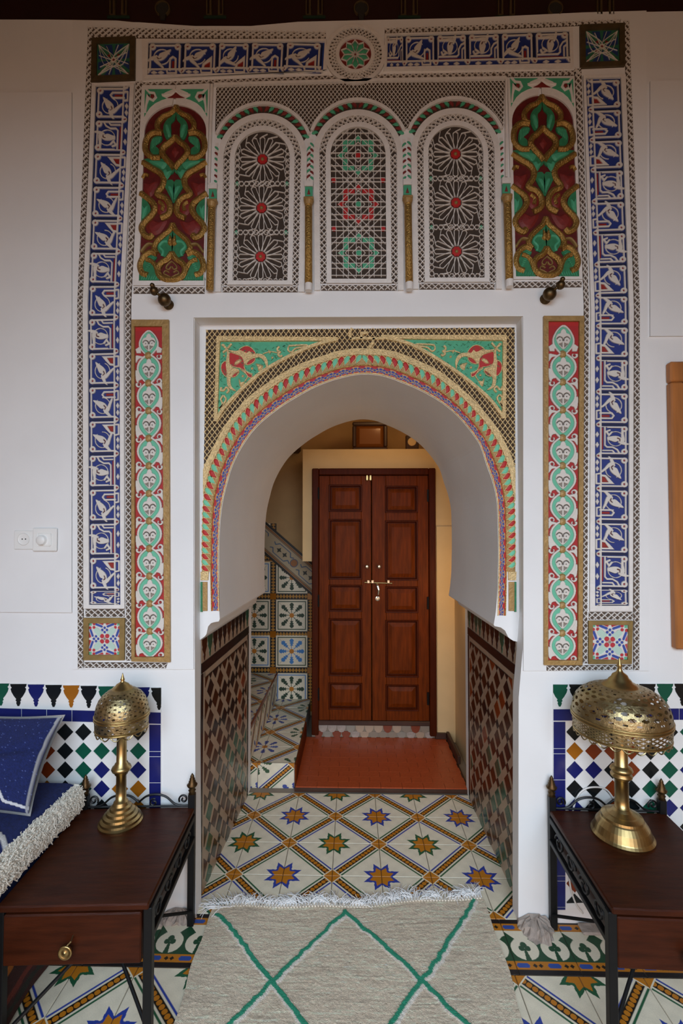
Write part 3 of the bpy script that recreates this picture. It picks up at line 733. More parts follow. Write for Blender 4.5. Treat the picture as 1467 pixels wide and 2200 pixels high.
obj('pull_handle', MB().tube([at(809, 1254) + (0, -.006, 0), at(811, 1259) + (0, -.03, 0), at(813, 1266) + (0, -.034, 0), at(812, 1276) + (0, -.03, 0), at(811, 1283) + (0, -.008, 0)], [.010, .011, .010, .006, .004], 8), M['steel'], lfR)
q = at(811, 1286); obj('handle_plate', MB().lathe([(.017, 0), (.017, -.004), (.008, -.006), (.0001, -.006)], q, 14, axis=1), M['steel'], lfR)
for dxx in (-5, 5):
    q = at(792 + dxx * .75, 1026); obj('top_bolt', MB().bbox(q[0] - .009, q[0] + .009, q[1] - .018, q[1], q[2] - .025, q[2] + .018, .004), M['brass'], lfL if dxx < 0 else lfR)
for x, ys in ((684, (1060, 1290, 1490)), (919, (1065, 1295, 1500))):
    for y in ys:
        q = at(x, y); obj('hinge', MB().tube([q + (0, -.01, -.045), q + (0, -.01, .045)], .008, 8), M['iron'], DOOR)

# things above the door
t = thing('wall_plaque', P(795, 962, YH - .3), 'brown amber glass plaque in a dark wooden frame above the double door', 'plaque')
yy = YD + .10
a, b = P(757, 907, yy), P(832, 963, yy)
def ringbox(x0, x1, z0, z1, w, y0, y1, bev=.008):
    m_ = MB()
    for (p, q_) in (((x0, z0), (x1, z0 + w)), ((x0, z1 - w), (x1, z1)), ((x0, z0 + w), (x0 + w, z1 - w)), ((x1 - w, z0 + w), (x1, z1 - w))): m_.bbox(p[0], q_[0], y0, y1, p[1], q_[1], bev)
    return m_
x0, x1, z0_, z1_ = a[0], b[0], zt, a[2]
obj('frame', ringbox(x0, x1, z0_, z1_, .03, yy - .02, yy + .02), M['darkwood'], t)
v = [(x0 + .03, yy, z0_ + .03), (x1 - .03, yy, z0_ + .03), (x1 - .03, yy, z1_ - .03), (x0 + .03, yy, z1_ - .03)]; i_ = .025
v += [(x0 + .03 + i_, yy - .016, z0_ + .03 + i_), (x1 - .03 - i_, yy - .016, z0_ + .03 + i_), (x1 - .03 - i_, yy - .016, z1_ - .03 - i_), (x0 + .03 + i_, yy - .016, z1_ - .03 - i_)]
obj('glass_panel', MB().add(v, [(0, 1, 5, 4), (1, 2, 6, 5), (2, 3, 7, 6), (3, 0, 4, 7), (4, 5, 6, 7)]), M['amber'], t)
obj('backing', MB().box(x0 + .01, x1 - .01, yy + .001, YD + .16, z0_, z1_ - .005), M['darkwood'], t)
t = thing('round_wall_tag', P(885, 962, yy), 'small square brown block with a pale round disc right of the amber plaque', 'plaque')
a, b = P(871, 936, yy), P(899, 963, yy)
obj('block', MB().bbox(a[0], b[0], yy - .015, yy + .015, zt, a[2], .006), M['darkwood'], t)
c = P(885, 949, yy - .016); obj('disc', MB().lathe([(.033, .004), (.033, 0), (.030, -.003), (.0001, -.003)], c, 24, axis=1), M['cream'], t)

# wooden window at the right edge
WIN = place('window_1', None, P(1460, 1390), kind='structure')
wx0, wz0, wz1 = P(1435, 1100)[0], P(1436, 1391)[2], P(1436, 782)[2]; ww = P(1463, 1100)[0] - wx0
obj('window_frame', MB().bbox(wx0, wx0 + ww, -.035, 0.0, wz0, wz1 - .085, .006), M['pine'], WIN)
obj('window_frame', MB().bbox(wx0, wx0 + .8, -.0345, 0.0, wz1 - .083, wz1, .006), M['pine'], WIN)
obj('window_frame', MB().bbox(wx0 + ww + .002, wx0 + .8, -.034, 0.0, wz0, wz0 + .05, .006), M['pine'], WIN)
obj('shutter', MB().bbox(wx0 + ww + .003, wx0 + .7, -.028, -.002, wz0 + .052, wz1 - .087, .004), M['pine'], WIN)
for y in (905, 1245):
    c = P(1463, y); obj('hinge', MB().tube([c + (0, -.036, -.04), c + (0, -.036, .04)], .009, 10), M['brassdark'], WIN)
# ================================================================ CARVED AND PAINTED PLASTER
WHITE = '#d6d0c8'
# ---- kufic inscription cells
def kufic(kind, seed):
    cv = Cv(100, 100, 0.8, '#20327a'); r = random.Random(seed)
    w, hh = WHITE, .006
    cv.put(cv.P[..., 0] < 4, '#172452'); cv.put((cv.P[..., 1] < 3.4) | (cv.P[..., 1] > 96.6), '#141c40')
    # swirl
    cx, cy = 45 + r.uniform(-2, 2), 58 + r.uniform(-2, 2); rot = r.choice([0, .5, -.4, 2.1, 1.6]) if kind != 1 else 2.3
    if kind == 1: cx, cy = 38, 55
    def R(pts): c, s = math.cos(rot), math.sin(rot); return [(cx + x * c - y * s, cy + x * s + y * c) for x, y in pts]
    ar = [(23 * math.cos(a), 23 * math.sin(a)) for a in np.linspace(-1.2, 4.3, 26)]
    cv.line(R(ar), 2.8, w, hh * .75)
    cv.poly(R(spline([(-22, -26), (-8, -19), (6, -8), (12, 4), (10, 16), (0, 20), (-5, 14), (-1, 10), (-9, 6), (-14, -4)], 5, True)), w, hh)
    cv.poly(R(spline([(8, 14), (18, 4), (34, -8), (36, -3), (26, 8), (18, 18), (10, 24), (2, 20)], 5, True)), w, hh)
    cv.poly(R(spline([(-4, 18), (8, 22), (12, 34), (16, 42), (10, 40), (2, 32)], 5, True)), w, hh * .9)
    cv.line(R([(4, 2), (7, 9), (2, 13)]), 3.0, '#5c2430' if r.random() < .5 else '#1d2b63', .001)
    # frame of the cell
    cv.line([(86, 8), (9, 8), (9, 92), (86, 92)], 5, w, hh)
    for y in (14, 86):
        cv.disc(13, y, 9.5, w, hh); cv.disc(13.5, y, 3.0, '#8c1f28', .001)
    # letter
    if kind == 0:
        cv.line([(84, 19), (50, 19), (44, 27), (50, 35), (84, 35)], 5.5, w, hh); cv.poly([(55, 24), (80, 24), (80, 30), (55, 30)], '#8c2018', .001)
        cv.line([(84, 17), (94, 17), (94, 42), (82, 44)], 5.5, w, hh)
    elif kind == 1:
        cv.poly([(64, 18), (90, 18), (90, 92), (64, 92)], '#20327a', 0)
        cv.line([(28, 9), (34, 20), (48, 28), (64, 28), (70, 34), (70, 92)], 5.2, w, hh); cv.line([(42, 9), (48, 17), (76, 17)], 5, w, hh)
        cv.poly([(74, 21), (78, 21), (78, 90), (74, 90)], '#8c2018', .001); cv.line([(50, 76), (58, 66), (66, 78), (56, 82)], 6, w, hh)
    else:
        cv.poly([(42, 14), (84, 14), (84, 44), (68, 42), (56, 30)], w, hh); cv.poly([(60, 20), (79, 20), (79, 37), (70, 35)], '#8c2018', .001)
        cv.line([(84, 15), (95, 15), (95, 44), (84, 46)], 5.5, w, hh)
    cv.line([(82, 0), (82, 100)], 5.2, w, hh)
    for y in (0, 100):
        cv.disc(87.5, y, 8, w, hh); cv.disc(89, y, 3.2, '#8c1f28', .001)
    for y in ((60, 80) if kind != 1 else (35, 68)): cv.poly([(92.5 - 5.5, y), (92.5, y - 10), (92.5 + 5.5, y), (92.5, y + 10)], w, hh)
    cv.grain(.04); return cvmesh('inscription_cell', cv, unit_pos(cv), M['paint'])
KUF = [kufic(k % 3, s) for k, s in ((0, 1), (1, 4), (2, 7), (0, 12), (2, 21), (1, 30))]
def cell(me, a, b, c, d, parent, rot, dd=B0 + .003, name='inscription_cell'):
    """cell filling the photograph quad a b c d (clockwise from top left)"""
    q = PN([a, b, c, d]); ctr = q.mean(0); ctr[1] -= dd
    wx = np.linalg.norm(q[1] - q[0] + q[2] - q[3]) / 2; hz = np.linalg.norm(q[0] - q[3] + q[1] - q[2]) / 2
    dv = (q[1] - q[0] + q[2] - q[3]); du = (q[0] - q[3] + q[1] - q[2])
    tilt = -math.atan2(dv[2], dv[0]) if wx > hz * 1.5 else math.atan2(du[0], du[2])
    sc = (wx, 1, hz) if abs(math.sin(rot)) < .5 else (hz, 1, wx)
    return place(name, me, ctr, parent, (0, rot + tilt, 0), sc)
def lerp(a, b, t): return (a[0] + (b[0] - a[0]) * t, a[1] + (b[1] - a[1]) * t)
def picture_frame(pts, inner, d0, d1, parent, m, name='border'):
    o, i = np.asarray(pts, float), np.asarray(inner, float); n = len(o)
    for k in range(n):
        mb = MB(); q = [o[k], o[(k + 1) % n], i[(k + 1) % n], i[k]]; mb.poly(q, d0, d1); obj(name, mb, m, parent)
def inscription(label, box, kinds, seq, mode):
    """box: outer corners TL TR BR BL of the white margin, kinds: inner blue corners"""
    c = P(*np.mean(box, 0)); t = thing('inscription_band', (c[0], -B0, min(P(*q)[2] for q in box)), label, 'carved band', 'blue kufic inscription bands')
    obj('blue_ground', MB().poly(kinds, B0 - .001, B0 + .002), M['blue'], t)
    picture_frame(box, kinds, B0 - .001, B0 + .010, t, M['stucco'])
    return t
# the tall side bands: edges given at the top, where the wall starts to lean (y about 655), and at the foot
def vertical(label, el, er, bl, br, tops, rot, first):
    e = lambda ctl: (lambda y: (float(np.interp(y, [c[1] for c in ctl], [c[0] for c in ctl])), y))
    box = el + br_(er); inner = bl + br_(br)
    c = P(*np.mean(box, 0)); t = thing('inscription_band', (c[0], -B0, P(*el[-1])[2]), label, 'carved band', 'blue kufic inscription bands')
    obj('blue_ground', MB().poly(inner, B0 - .001, B0 + .002), M['blue'], t)
    picture_frame(box, inner, B0 - .001, B0 + .010, t, M['stucco'])
    L, R_ = e(bl), e(br)
    for k, (a, b) in enumerate(zip(tops[:-1], tops[1:])): cell(KUF[(k + first) % 6], L(a), R_(a), R_(b), L(b), t, rot)
br_ = lambda q: list(q)[::-1]
tl = list(np.interp(np.arange(16), [0, 7, 15], [192, 685, 1267])) + [1298]
vertical('tall blue and white inscription band at the left of the archway', [(203, 186), (182.5, 655), (184, 1306)], [(292, 186), (270, 655), (271.5, 1306)], [(210, 192), (193, 655), (196, 1298)], [(283, 192), (261, 655), (263, 1298)], tl, 0, 0)
trr = [177, 241, 306, 370, 437, 504, 572, 638, 703.6, 772.6, 844, 914, 980.5, 1050.5, 1121, 1190, 1264, 1300]
vertical('tall blue and white inscription band at the right of the archway', [(1248.5, 170), (1265, 665), (1262.5, 1311)], [(1339, 168), (1356, 665), (1354, 1311)], [(1254, 176), (1273, 665), (1273.6, 1300)], [(1329, 174), (1346.5, 665), (1346, 1300)], trr, PI, 2)
# the two top bands end against the round boss
def horizontal(label, box, inner, xs, first):
    t = inscription(label, box, inner, None, 1); x0, x1 = inner[0][0], inner[1][0]
    T = lambda x: lerp(inner[0], inner[1], (x - x0) / (x1 - x0)); B_ = lambda x: lerp(inner[3], inner[2], (x - x0) / (x1 - x0))
    for k, (a, b) in enumerate(zip(xs[:-1], xs[1:])): cell(KUF[(k * 2 + first) % 6], T(a), T(b), B_(b), B_(a), t, PI / 2)
horizontal('blue and white inscription band at the top, left of the round flower boss', [(308, 93), (701, 92), (703, 158), (310, 178)], [(322, 99), (698, 97), (694, 161), (320, 169)], [321, 395.6, 469.8, 539.6, 613.8, 694], 0)
horizontal('blue and white inscription band at the top, right of the round flower boss', [(826, 81), (1226, 68), (1228, 153), (824, 158)], [(830, 85), (1219, 74), (1221, 144), (830, 152)], [828, 867, 934.5, 1002, 1072, 1144, 1220], 1)

# ---- carved corner squares
def corner_mesh(pal):
    cv = Cv(72, 72, .6, pal['line'], .004); c = 36
    for sx in (-1, 1):
        for sy in (-1, 1):
            cv.poly([(c + sx * 4, c + sy * 14), (c + sx * 14, c + sy * 4), (c + sx * 25, c + sy * 16), (c + sx * 27, c + sy * 27), (c + sx * 16, c + sy * 25)], pal['lightgreen'], .002)
            cv.disc(c + sx * 6, c + sy * 6, 5, pal['red'], .001)
            cv.line([(c + sx * 7, c + sy * 28), (c + sx * 20, c + sy * 33)], 5, pal['blue'], .001); cv.line([(c + sx * 28, c + sy * 7), (c + sx * 33, c + sy * 20)], 5, pal['blue'], .001)
            cv.poly([(c + sx * 2, c + sy * 36), (c + sx * 17, c + sy * 36), (c + sx * 4, c + sy * 31)], pal['red'], .001); cv.poly([(c + sx * 36, c + sy * 2), (c + sx * 36, c + sy * 17), (c + sx * 31, c + sy * 4)], pal['red'], .001)
            for a, b in ((25, 34), (34, 25), (25, 26)): cv.disc(c + sx * a, c + sy * b, 3.3, pal['red'], .001)
            cv.poly([(c + sx * 30, c + sy * 30), (c + sx * 36, c + sy * 30), (c + sx * 36, c + sy * 36), (c + sx * 30, c + sy * 36)], pal['green'], .001)
    for ax, ay in ((0, 1), (0, -1), (1, 0), (-1, 0)):
        for k, (u, v) in enumerate(((0, 15), (0, 25), (5.5, 20), (-5.5, 20))): cv.disc(c + ax * v + ay * u, c + ay * v + ax * u, 3.0, pal['blue'], .001)
    cv.disc(c, c, 3.2, '#8d8577', .0015); cv.grain(.05)
    return cvmesh('carved_star', cv, unit_pos(cv), M['paint'])
def corner_dark():
    cv = Cv(72, 72, .6, '#2f6b50', .001); c = 36
    for sx in (-1, 1):
        for sy in (-1, 1):
            cv.poly([(c, c + sy * 6), (c + sx * 22, c + sy * 34), (c + sx * 4, c + sy * 34)], '#22386f', .001); cv.poly([(c + sx * 6, c), (c + sx * 34, c + sy * 22), (c + sx * 34, c + sy * 4)], '#22386f', .001)
            cv.disc(c + sx * 30, c + sy * 30, 3, '#7a2020', .001); cv.disc(c + sx * 10, c + sy * 10, 3.4, '#7a2020', .001)
    for s in (1, -1):
        for o in (0, 7): cv.line(spline([(c - s * 33, c - 33), (c - s * (4 + o), c - 12 + o), (c + s * (10 + o), c + 10 + o), (c + s * 33, c + 33)], 8), 1.15, WHITE, .005); cv.line(spline([(c - s * 33, c - 33), (c - s * (14 + o), c + 2 + o), (c + s * (2 + o), c + 16), (c + s * 33, c + 33)], 8), 1.15, WHITE, .005)
    for k in range(8):
        a = k * PI / 4; cv.line([(c + 6 * math.cos(a), c + 6 * math.sin(a)), (c + 33 * math.cos(a + .3), c + 33 * math.sin(a + .3))], 1.15, WHITE, .005)
    cv.disc(c, c, 6, '#d0cabf', .004); cv.disc(c, c, 2.5, '#7a2020', .002); cv.grain(.05)
    return cvmesh('carved_star', cv, unit_pos(cv), M['paint'])
PALE = dict(line='#d9d5d0', red='#b5303a', blue='#33499a', green='#5fae8a', lightgreen='#b5cfc2')
CS = [corner_dark(), corner_mesh(PALE)]
for lab, q, inn, k in (('carved star square in a brown frame at the top left corner', [(201, 90), (294, 86), (293, 178), (200, 182)], 11, 0), ('carved star square in a brown frame at the top right corner', [(1242, 62), (1337, 58), (1338, 149), (1243, 153)], 11, 0),
                        ('red, blue and white star square at the foot of the left inscription band', [(184, 1326), (272, 1326), (271, 1416), (184, 1416)], 11, 1), ('red, blue and white star square at the foot of the right inscription band', [(1260, 1332), (1354, 1332), (1352, 1424), (1260, 1424)], 9, 1)):
    c = P(*np.mean(q, 0)); t = thing('corner_square', (c[0], -B0, P(*q[3])[2]), lab, 'carved square', 'carved corner squares')
    s = (q[1][0] - q[0][0]); f = inn / s; i = [lerp(lerp(q[a], q[b], f), lerp(q[d], q[c_], f), f) for a, b, c_, d in ((0, 1, 2, 3), (1, 0, 3, 2), (2, 3, 0, 1), (3, 2, 1, 0))]
    picture_frame(q, i, B0 - .001, B0 + .010, t, M['grime' if k == 0 else 'browngold'], 'frame')
    cell(CS[k], i[0], i[1], i[2], i[3], t, 0, B0 + .001, 'carved_star')

# ---- round boss with a green flower
bx, by = 763, 124
t = thing('round_boss', P(bx, by + 60) - (0, B0, 0), 'round carved boss with green eight petal flower in the top band', 'carved boss')
circ = lambda r, n=48: [(bx + r * math.cos(a), by + r * math.sin(a) * .98) for a in np.linspace(0, 2 * PI, n, endpoint=False)]
obj('ground', MB().poly(circ(60), B0 - .001, B0 + .003), M['recess_dark'], t)
obj('outer_ring', MB().band(circ(65), circ(57), B0, B0 + .011, closed=True), M['stucco'], t)
obj('inner_ring', MB().band(circ(41), circ(34), B0, B0 + .011, closed=True), M['stucco'], t)
mb = MB()
for k in range(40):
    a = 2 * PI * k / 40
    for s in (1, -1): mb.stroke([(bx + 40 * math.cos(a), by + 40 * math.sin(a)), (bx + 58 * math.cos(a + s * .27), by + 58 * math.sin(a + s * .27))], 1.8, B0 + .001, B0 + .009 - .0004 * s)
obj('ring_lattice', mb, M['net'], t, kind='stuff')
obj('red_ground', MB().poly(circ(35), B0, B0 + .004), M['maroon'], t)
for k in range(10):
    a = 2 * PI * k / 10 + .3; d = np.array([math.cos(a), math.sin(a)]); q = np.array([-d[1], d[0]]); c = np.array([bx, by])
    pt = [c + d * 3, c + d * 14 + q * 5, c + d * 22 + q * 7, c + d * 31, c + d * 22 - q * 7, c + d * 14 - q * 5]
    obj('petal', MB().dome(pt, B0 + .002, B0 + .009), M['green'], t); obj('petal_edge', MB().stroke(pt, 1.5, B0 + .003, B0 + .009, closed=True), M['net'], t)

# ---- white net borders
def net_border(label, quads, dark=False, pitch=13.5):
    c = P(*np.mean([q for k in quads for q in k[:4]], 0)); zmin = min(P(*q)[2] for k in quads for q in k[:4])
    t = thing('net_border', (c[0], -B0, zmin), label, 'carved border', 'white net borders')
    for (a0, a1, b1, b0) in quads:
        f_ = .6 / max(4.0, math.dist(a0, b0)); obj('recess', MB().poly([lerp(a0, b0, f_), lerp(a1, b1, f_), lerp(b1, a1, f_), lerp(b0, a0, f_)], B0 - .002, B0 + .001), M['recess'], t)
        f_ = 1.5 / max(4.0, math.dist(a0, b0)); mb = MB(); strip_net(mb, lerp(a0, b0, f_), lerp(a1, b1, f_), lerp(b0, a0, f_), lerp(b1, a1, f_), pitch, 1.8, B0 + .0005, B0 + .007)
        obj('net', mb, M['net'], t, kind='stuff')
net_border('white net border along the outer left edge of the carved surround', [((191, 64), (168, 655), (182, 655), (204, 64)), ((168, 655), (169, 1434), (183.5, 1434), (182, 655))])
net_border('white net border along the outer right edge of the carved surround', [((1336, 50), (1358, 655), (1372, 655), (1349, 50)), ((1358, 655), (1356, 1438), (1371, 1438), (1372, 655))])
net_border('white net border between left inscription band and the arch', [((293, 180), (270.5, 655), (284.5, 655), (308, 180)), ((270.5, 655), (272, 1418), (286.5, 1418), (284.5, 655))])
net_border('white net border between right inscription band and the arch', [((1231, 152), (1251, 655), (1263, 655), (1247, 152)), ((1251, 655), (1247, 1424), (1259.5, 1424), (1263, 655))])
net_border('white net border along the top edge above the inscription', [((203, 63), (700, 74), (700, 89), (203, 87)), ((826, 66), (1330, 47), (1330, 57), (826, 79))])
net_border('white net border just under the top inscription band', [((306, 181), (706, 166), (706, 178), (306, 190)), ((706, 167), (820, 165), (820, 178), (706, 180)), ((820, 164), (1246, 155), (1246, 167), (820, 176))])
net_border('white net border under carved niches and lattice windows', [((289, 618.5), (441, 618.5), (441, 634), (289, 634)), ((479, 617), (640, 617), (640, 631), (479, 631)), ((690, 614), (852, 614), (852, 627.5), (690, 627.5)), ((900, 611), (1061, 611), (1061, 625), (900, 625)), ((1101, 607), (1247, 606), (1247, 620), (1101, 622))])
net_border('white net border at the foot of the left carved band', [((186, 1307), (270, 1307), (270, 1325), (186, 1325)), ((184, 1420.5), (362, 1422), (358, 1435), (184, 1434))])
net_border('white net border at the foot of the right carved band', [((1262, 1313), (1356, 1313), (1356, 1331), (1262, 1331)), ((1172, 1428), (1355, 1426), (1355, 1438), (1172, 1440))])

# ---- red strips with a chain of white and green medallions
def medallion(flip, topmost=False):
    cv = Cv(64, 59, .62, '#a81f22', 0)
    cx, cy = 32, 29.5; X, Y = cv.P[..., 0], cv.P[..., 1]
    if not topmost:
        # white leaf on one side, small loop on the other
        cv.poly(spline([(50, 44), (62, 30), (62, 52), (57, 59), (54, 53), (44, 50)], 4, True), WHITE, .006); cv.disc(8, 3, 6.5, WHITE, .006); cv.disc(9, 3, 3, '#8c1a1c', .001); cv.disc(8, 56, 6.5, WHITE, .006); cv.disc(9, 56, 3, '#8c1a1c', .001)
        cv.poly(spline([(44, 3), (56, 0), (62, 0), (62, 16), (56, 8), (50, 6)], 4, True), WHITE, .006)
    out = spline([(32, -4), (48, 5), (58, 18), (59, 34), (50, 49), (32, 63), (14, 49), (5, 34), (6, 18), (16, 5)], 6, True) if not topmost else spline([(32, -1), (44, 7), (53, 22), (55, 36), (48, 50), (32, 63), (16, 50), (9, 36), (11, 22), (20, 7)], 6, True)
    inn = [(cx + (x - cx) * .83, cy + (y - cy) * .86) for x, y in out]
    cv.poly(out, WHITE, .007); cv.poly(inn, '#66b797', .0015)
    if topmost: cv.poly([(1, 44), (10, 38), (14, 44), (14, 54), (4, 54)], WHITE, .006); cv.poly([(63, 44), (54, 38), (50, 44), (50, 54), (60, 54)], WHITE, .006)
    pal = [(32, 7), (37, 11), (38.5, 16), (44, 18), (47.5, 25), (45.5, 34), (39, 44), (32, 49.5), (25, 44), (18.5, 34), (16.5, 25), (20, 18), (25.5, 16), (27, 11)]
    cv.poly(spline(pal, 4, True), WHITE, .006)
    for s in (-1, 1):
        ex = cx + s * 7.2
        cv.line([(ex + 6.2 * math.cos(a), 30 + 6.2 * math.sin(a)) for a in (np.linspace(-PI + .3, .25, 12) if s < 0 else np.linspace(-PI - .25, -.3, 12))], 1.9, '#5c534b', .0005)
        cv.poly([(cx + s * 1.6, 35), (cx + s * 1.6, 46), (cx + s * 10.5, 38), (cx + s * 6, 37.5)], '#857b70', .0015)
        cv.disc(ex, 31, 1.1, '#4d4640', .001)
    if flip: cv.C = cv.C[:, ::-1].copy(); cv.H = cv.H[:, ::-1].copy()
    cv.grain(.02); return cvmesh('medallion', cv, unit_pos(cv), M['paint'])
MED = [medallion(False), medallion(True), medallion(False, True)]
def vine_panel(label, o, i, ys, xt, xb, group='red medallion strips'):
    c = P(*np.mean(o, 0)); t = thing('medallion_strip', (c[0], -B0, P(*o[3])[2]), label, 'carved panel', group)
    picture_frame(o, i, B0 - .001, B0 + .013, t, M['goldpaint'], 'gold_frame'); obj('red_ground', MB().poly(i, B0 - .001, B0 + .0015), M['red'], t)
    y0, y1 = i[0][1], i[3][1]
    L = lambda y: lerp(i[0], i[3], (y - y0) / (y1 - y0)); R_ = lambda y: lerp(i[1], i[2], (y - y0) / (y1 - y0))
    cuts = [y0 + 8] + ys + [y1 - 1]
    for k, (a, b) in enumerate(zip(cuts[:-1], cuts[1:])):
        cell(MED[2] if k == 0 else MED[k % 2], L(a), R_(a), R_(b), L(b), t, 0, B0 + .0018, 'medallion')
    for y in ys:
        f = (y - y0) / (y1 - y0); x = xt + (xb - xt) * f
        obj('gold_boss', MB().dome([(x + 9 * math.cos(a), y + 9 * math.sin(a)) for a in np.linspace(0, 2 * PI, 14, endpoint=False)], B0 + .002, B0 + .013), M['goldpaint'], t)
vine_panel('red strip with green and white medallions in a gold frame, left of the archway', [(287, 691), (366, 691), (369, 1420), (287, 1418)], [(293, 705), (352, 705), (357, 1409), (294, 1409)], [766 + 58.9 * k for k in range(11)], 320.5, 324.5)
vine_panel('red strip with green and white medallions in a gold frame, right of the archway', [(1164, 683), (1250, 683), (1246, 1426), (1165, 1426)], [(1174, 694), (1240, 694), (1237, 1416), (1173, 1416)], [763 + 59.6 * k for k in range(11)], 1206, 1204.5)

# ---- arched niches with gilded arabesque
def niche(label, ax0, ax1, y0, y1, fr, opn, sp):
    """ax: axis x at top and bottom, y0..y1 opening, fr: white frame quad, opn: left/right edges of opening at spring and bottom"""
    t = thing('arabesque_niche', (P(ax1, y1)[0], -B0, P(ax1, fr[2][1])[2]), label, 'carved niche', 'gilded arabesque niches')
    def Lc(x, y):                                  # local: x from axis, y on the left niche's scale 232..607
        f = (y - 232) / 375; return (ax0 + (ax1 - ax0) * f + x * (opn[1] - opn[0]) / 130.0 * (1 - f) + x * (opn[3] - opn[2]) / 138.0 * f, y0 + f * (y1 - y0))
    def Z(pts): return [Lc(x, y) for x, y in pts]
    def Zm(pts): return [Lc(-x, y) for x, y in pts]
    arch = [(65 * math.cos(a), 290 - 58 * math.sin(a)) for a in np.linspace(0, PI, 25)]
    inner = Z([(68.5, 607)] + arch + [(-68.5, 607)])
    f_ = fr
    obj('red_ground', MB().poly(inner, B0 - .006, B0 + .001), M['darkred'], t)
    obj('white_frame', MB().poly([f_[0], f_[3], inner[-1]] + inner[-2:13:-1] + [((f_[0][0] + f_[1][0]) / 2, f_[0][1])], B0 - .001, B0 + .008).poly([f_[1], f_[2], inner[0]] + inner[1:14] + [((f_[0][0] + f_[1][0]) / 2, f_[0][1])], B0 - .001, B0 + .008).poly([f_[3], f_[2], inner[0], inner[-1]], B0 - .001, B0 + .008), M['stucco'], t)
    # painted spandrels
    for m, sgn in ((Z, 1), (Zm, -1)):
        obj('spandrel', MB().poly(m([(66, 199), (66, 258), (62, 250), (54, 238), (44, 229), (30, 222), (20, 219), (30, 214), (24, 206), (8, 199)]), B0 + .007, B0 + .009), M['green'], t)
        obj('spandrel_leaf', MB().stroke(m([(64, 198), (56, 207), (46, 208), (42, 217), (48, 224), (56, 220), (58, 212), (62, 232), (64, 250)]), 5, B0 + .007, B0 + .0125), M['stucco'], t)
        obj('spandrel_fruit', MB().dome(m([(46, 210), (54, 209), (55, 216), (49, 221), (45, 216)]), B0 + .008, B0 + .012), M['maroon'], t)
    obj('spandrel_peak', MB().poly(Z([(-18, 218), (-9, 214), (0, 207), (9, 214), (18, 218)]), B0 + .007, B0 + .0105), M['maroon'], t)
    obj('spandrel_ridge', MB().stroke(Z([(-30, 212), (-12, 209), (0, 201), (12, 209), (30, 212)]), 4.5, B0 + .007, B0 + .012), M['stucco'], t)
    def both(name, pts, kind, m, a, b, w=8.0, n=5, closed=False):
        for mm in (Z, Zm):
            if kind == 'r': obj(name, MB().stroke(spline(mm(pts), n, closed), w * (1.42 if m == 'gold' else 1.1), a, b, rnd=m != 'gold', ridge=m == 'gold', closed=closed), M[m], t, smooth=m != 'gold')
            elif kind == 'l': obj(name, MB().dome(spline(mm(pts), 3, True), a, b), M[m], t)
            else: obj(name, MB().poly(spline(mm(pts), 3, True), a, b), M[m], t)
    G0, G1 = B0 + .001, B0 + .016
    both('red_leaf', [(34, 392), (52, 398), (66, 396), (64, 414), (50, 428), (38, 410)], 'l', 'maroon', B0, B0 + .010)
    both('red_leaf', [(12, 476), (30, 480), (46, 474), (58, 490), (50, 506), (34, 508), (22, 498)], 'l', 'maroon', B0, B0 + .010)
    both('red_leaf', [(12, 440), (28, 428), (38, 440), (36, 456), (26, 468), (14, 462)], 'l', 'maroon', B0, B0 + .008)
    both('green_leaf', [(1, 243), (9, 256), (18, 262), (25, 274), (25, 290), (18, 306), (11, 300), (9, 286), (10, 272), (2, 262)], 'p', 'deepgreen', B0, B0 + .006)
    both('green_leaf', [(11, 284), (17, 270), (23, 274), (20, 290), (14, 303), (9, 296)], 'l', 'green', B0 + .004, B0 + .013)
    both('green_leaf', [(28, 300), (44, 300), (52, 314), (51, 332), (36, 342), (34, 326), (42, 318), (30, 310)], 'p', 'deepgreen', B0, B0 + .007)
    for k in range(6): both('leaf_vein', [(31 + k * 3.4, 301 + k * .8), (33 + k * 3.0, 312 + k * 2.6)], 'r', 'green', B0 + .005, B0 + .010, 1.8, 2)
    both('green_leaf', [(1, 366), (10, 350), (30, 346), (66, 347), (62, 358), (46, 368), (32, 374), (22, 392), (12, 382), (2, 376)], 'p', 'deepgreen', B0, B0 + .006)
    both('green_leaf', [(14, 356), (32, 350), (56, 350), (48, 358), (34, 364), (22, 370)], 'l', 'green', B0 + .004, B0 + .013); both('green_leaf', [(4, 372), (12, 376), (18, 368), (26, 374), (18, 392), (10, 384)], 'l', 'green', B0 + .004, B0 + .014)
    both('green_leaf', [(0, 396), (14, 392), (20, 402), (14, 416), (6, 430), (0, 440)], 'p', 'deepgreen', B0, B0 + .006)
    both('green_leaf', [(1, 412), (8, 402), (14, 404), (10, 416), (4, 428), (0, 436)], 'l', 'green', B0 + .004, B0 + .013)
    both('green_leaf', [(70, 428), (70, 484), (58, 472), (48, 456), (54, 440)], 'p', 'deepgreen', B0, B0 + .006)
    both('green_leaf', [(54, 446), (60, 452), (67, 444), (66, 476), (56, 464)], 'l', 'green', B0 + .004, B0 + .013)
    both('gold_ribbon', [(0, 235), (6, 245), (14, 251), (27, 257), (38, 270), (37, 284), (28, 291)], 'r', 'gold', G0, G1, 8)
    both('gold_ribbon', [(28, 292), (46, 291), (60, 304), (62, 328), (48, 343), (30, 344)], 'r', 'gold', G0, G1, 9)
    both('gold_ribbon', [(0, 300), (10, 311), (22, 320), (27, 333), (18, 347), (8, 357), (0, 368)], 'r', 'gold', G0, G1 + .002, 9)
    both('gold_ribbon', [(67, 354), (48, 366), (31, 376), (22, 388), (24, 404), (34, 418), (32, 424), (18, 430), (9, 442), (7, 456), (12, 466), (26, 473)], 'r', 'gold', G0, G1, 9)
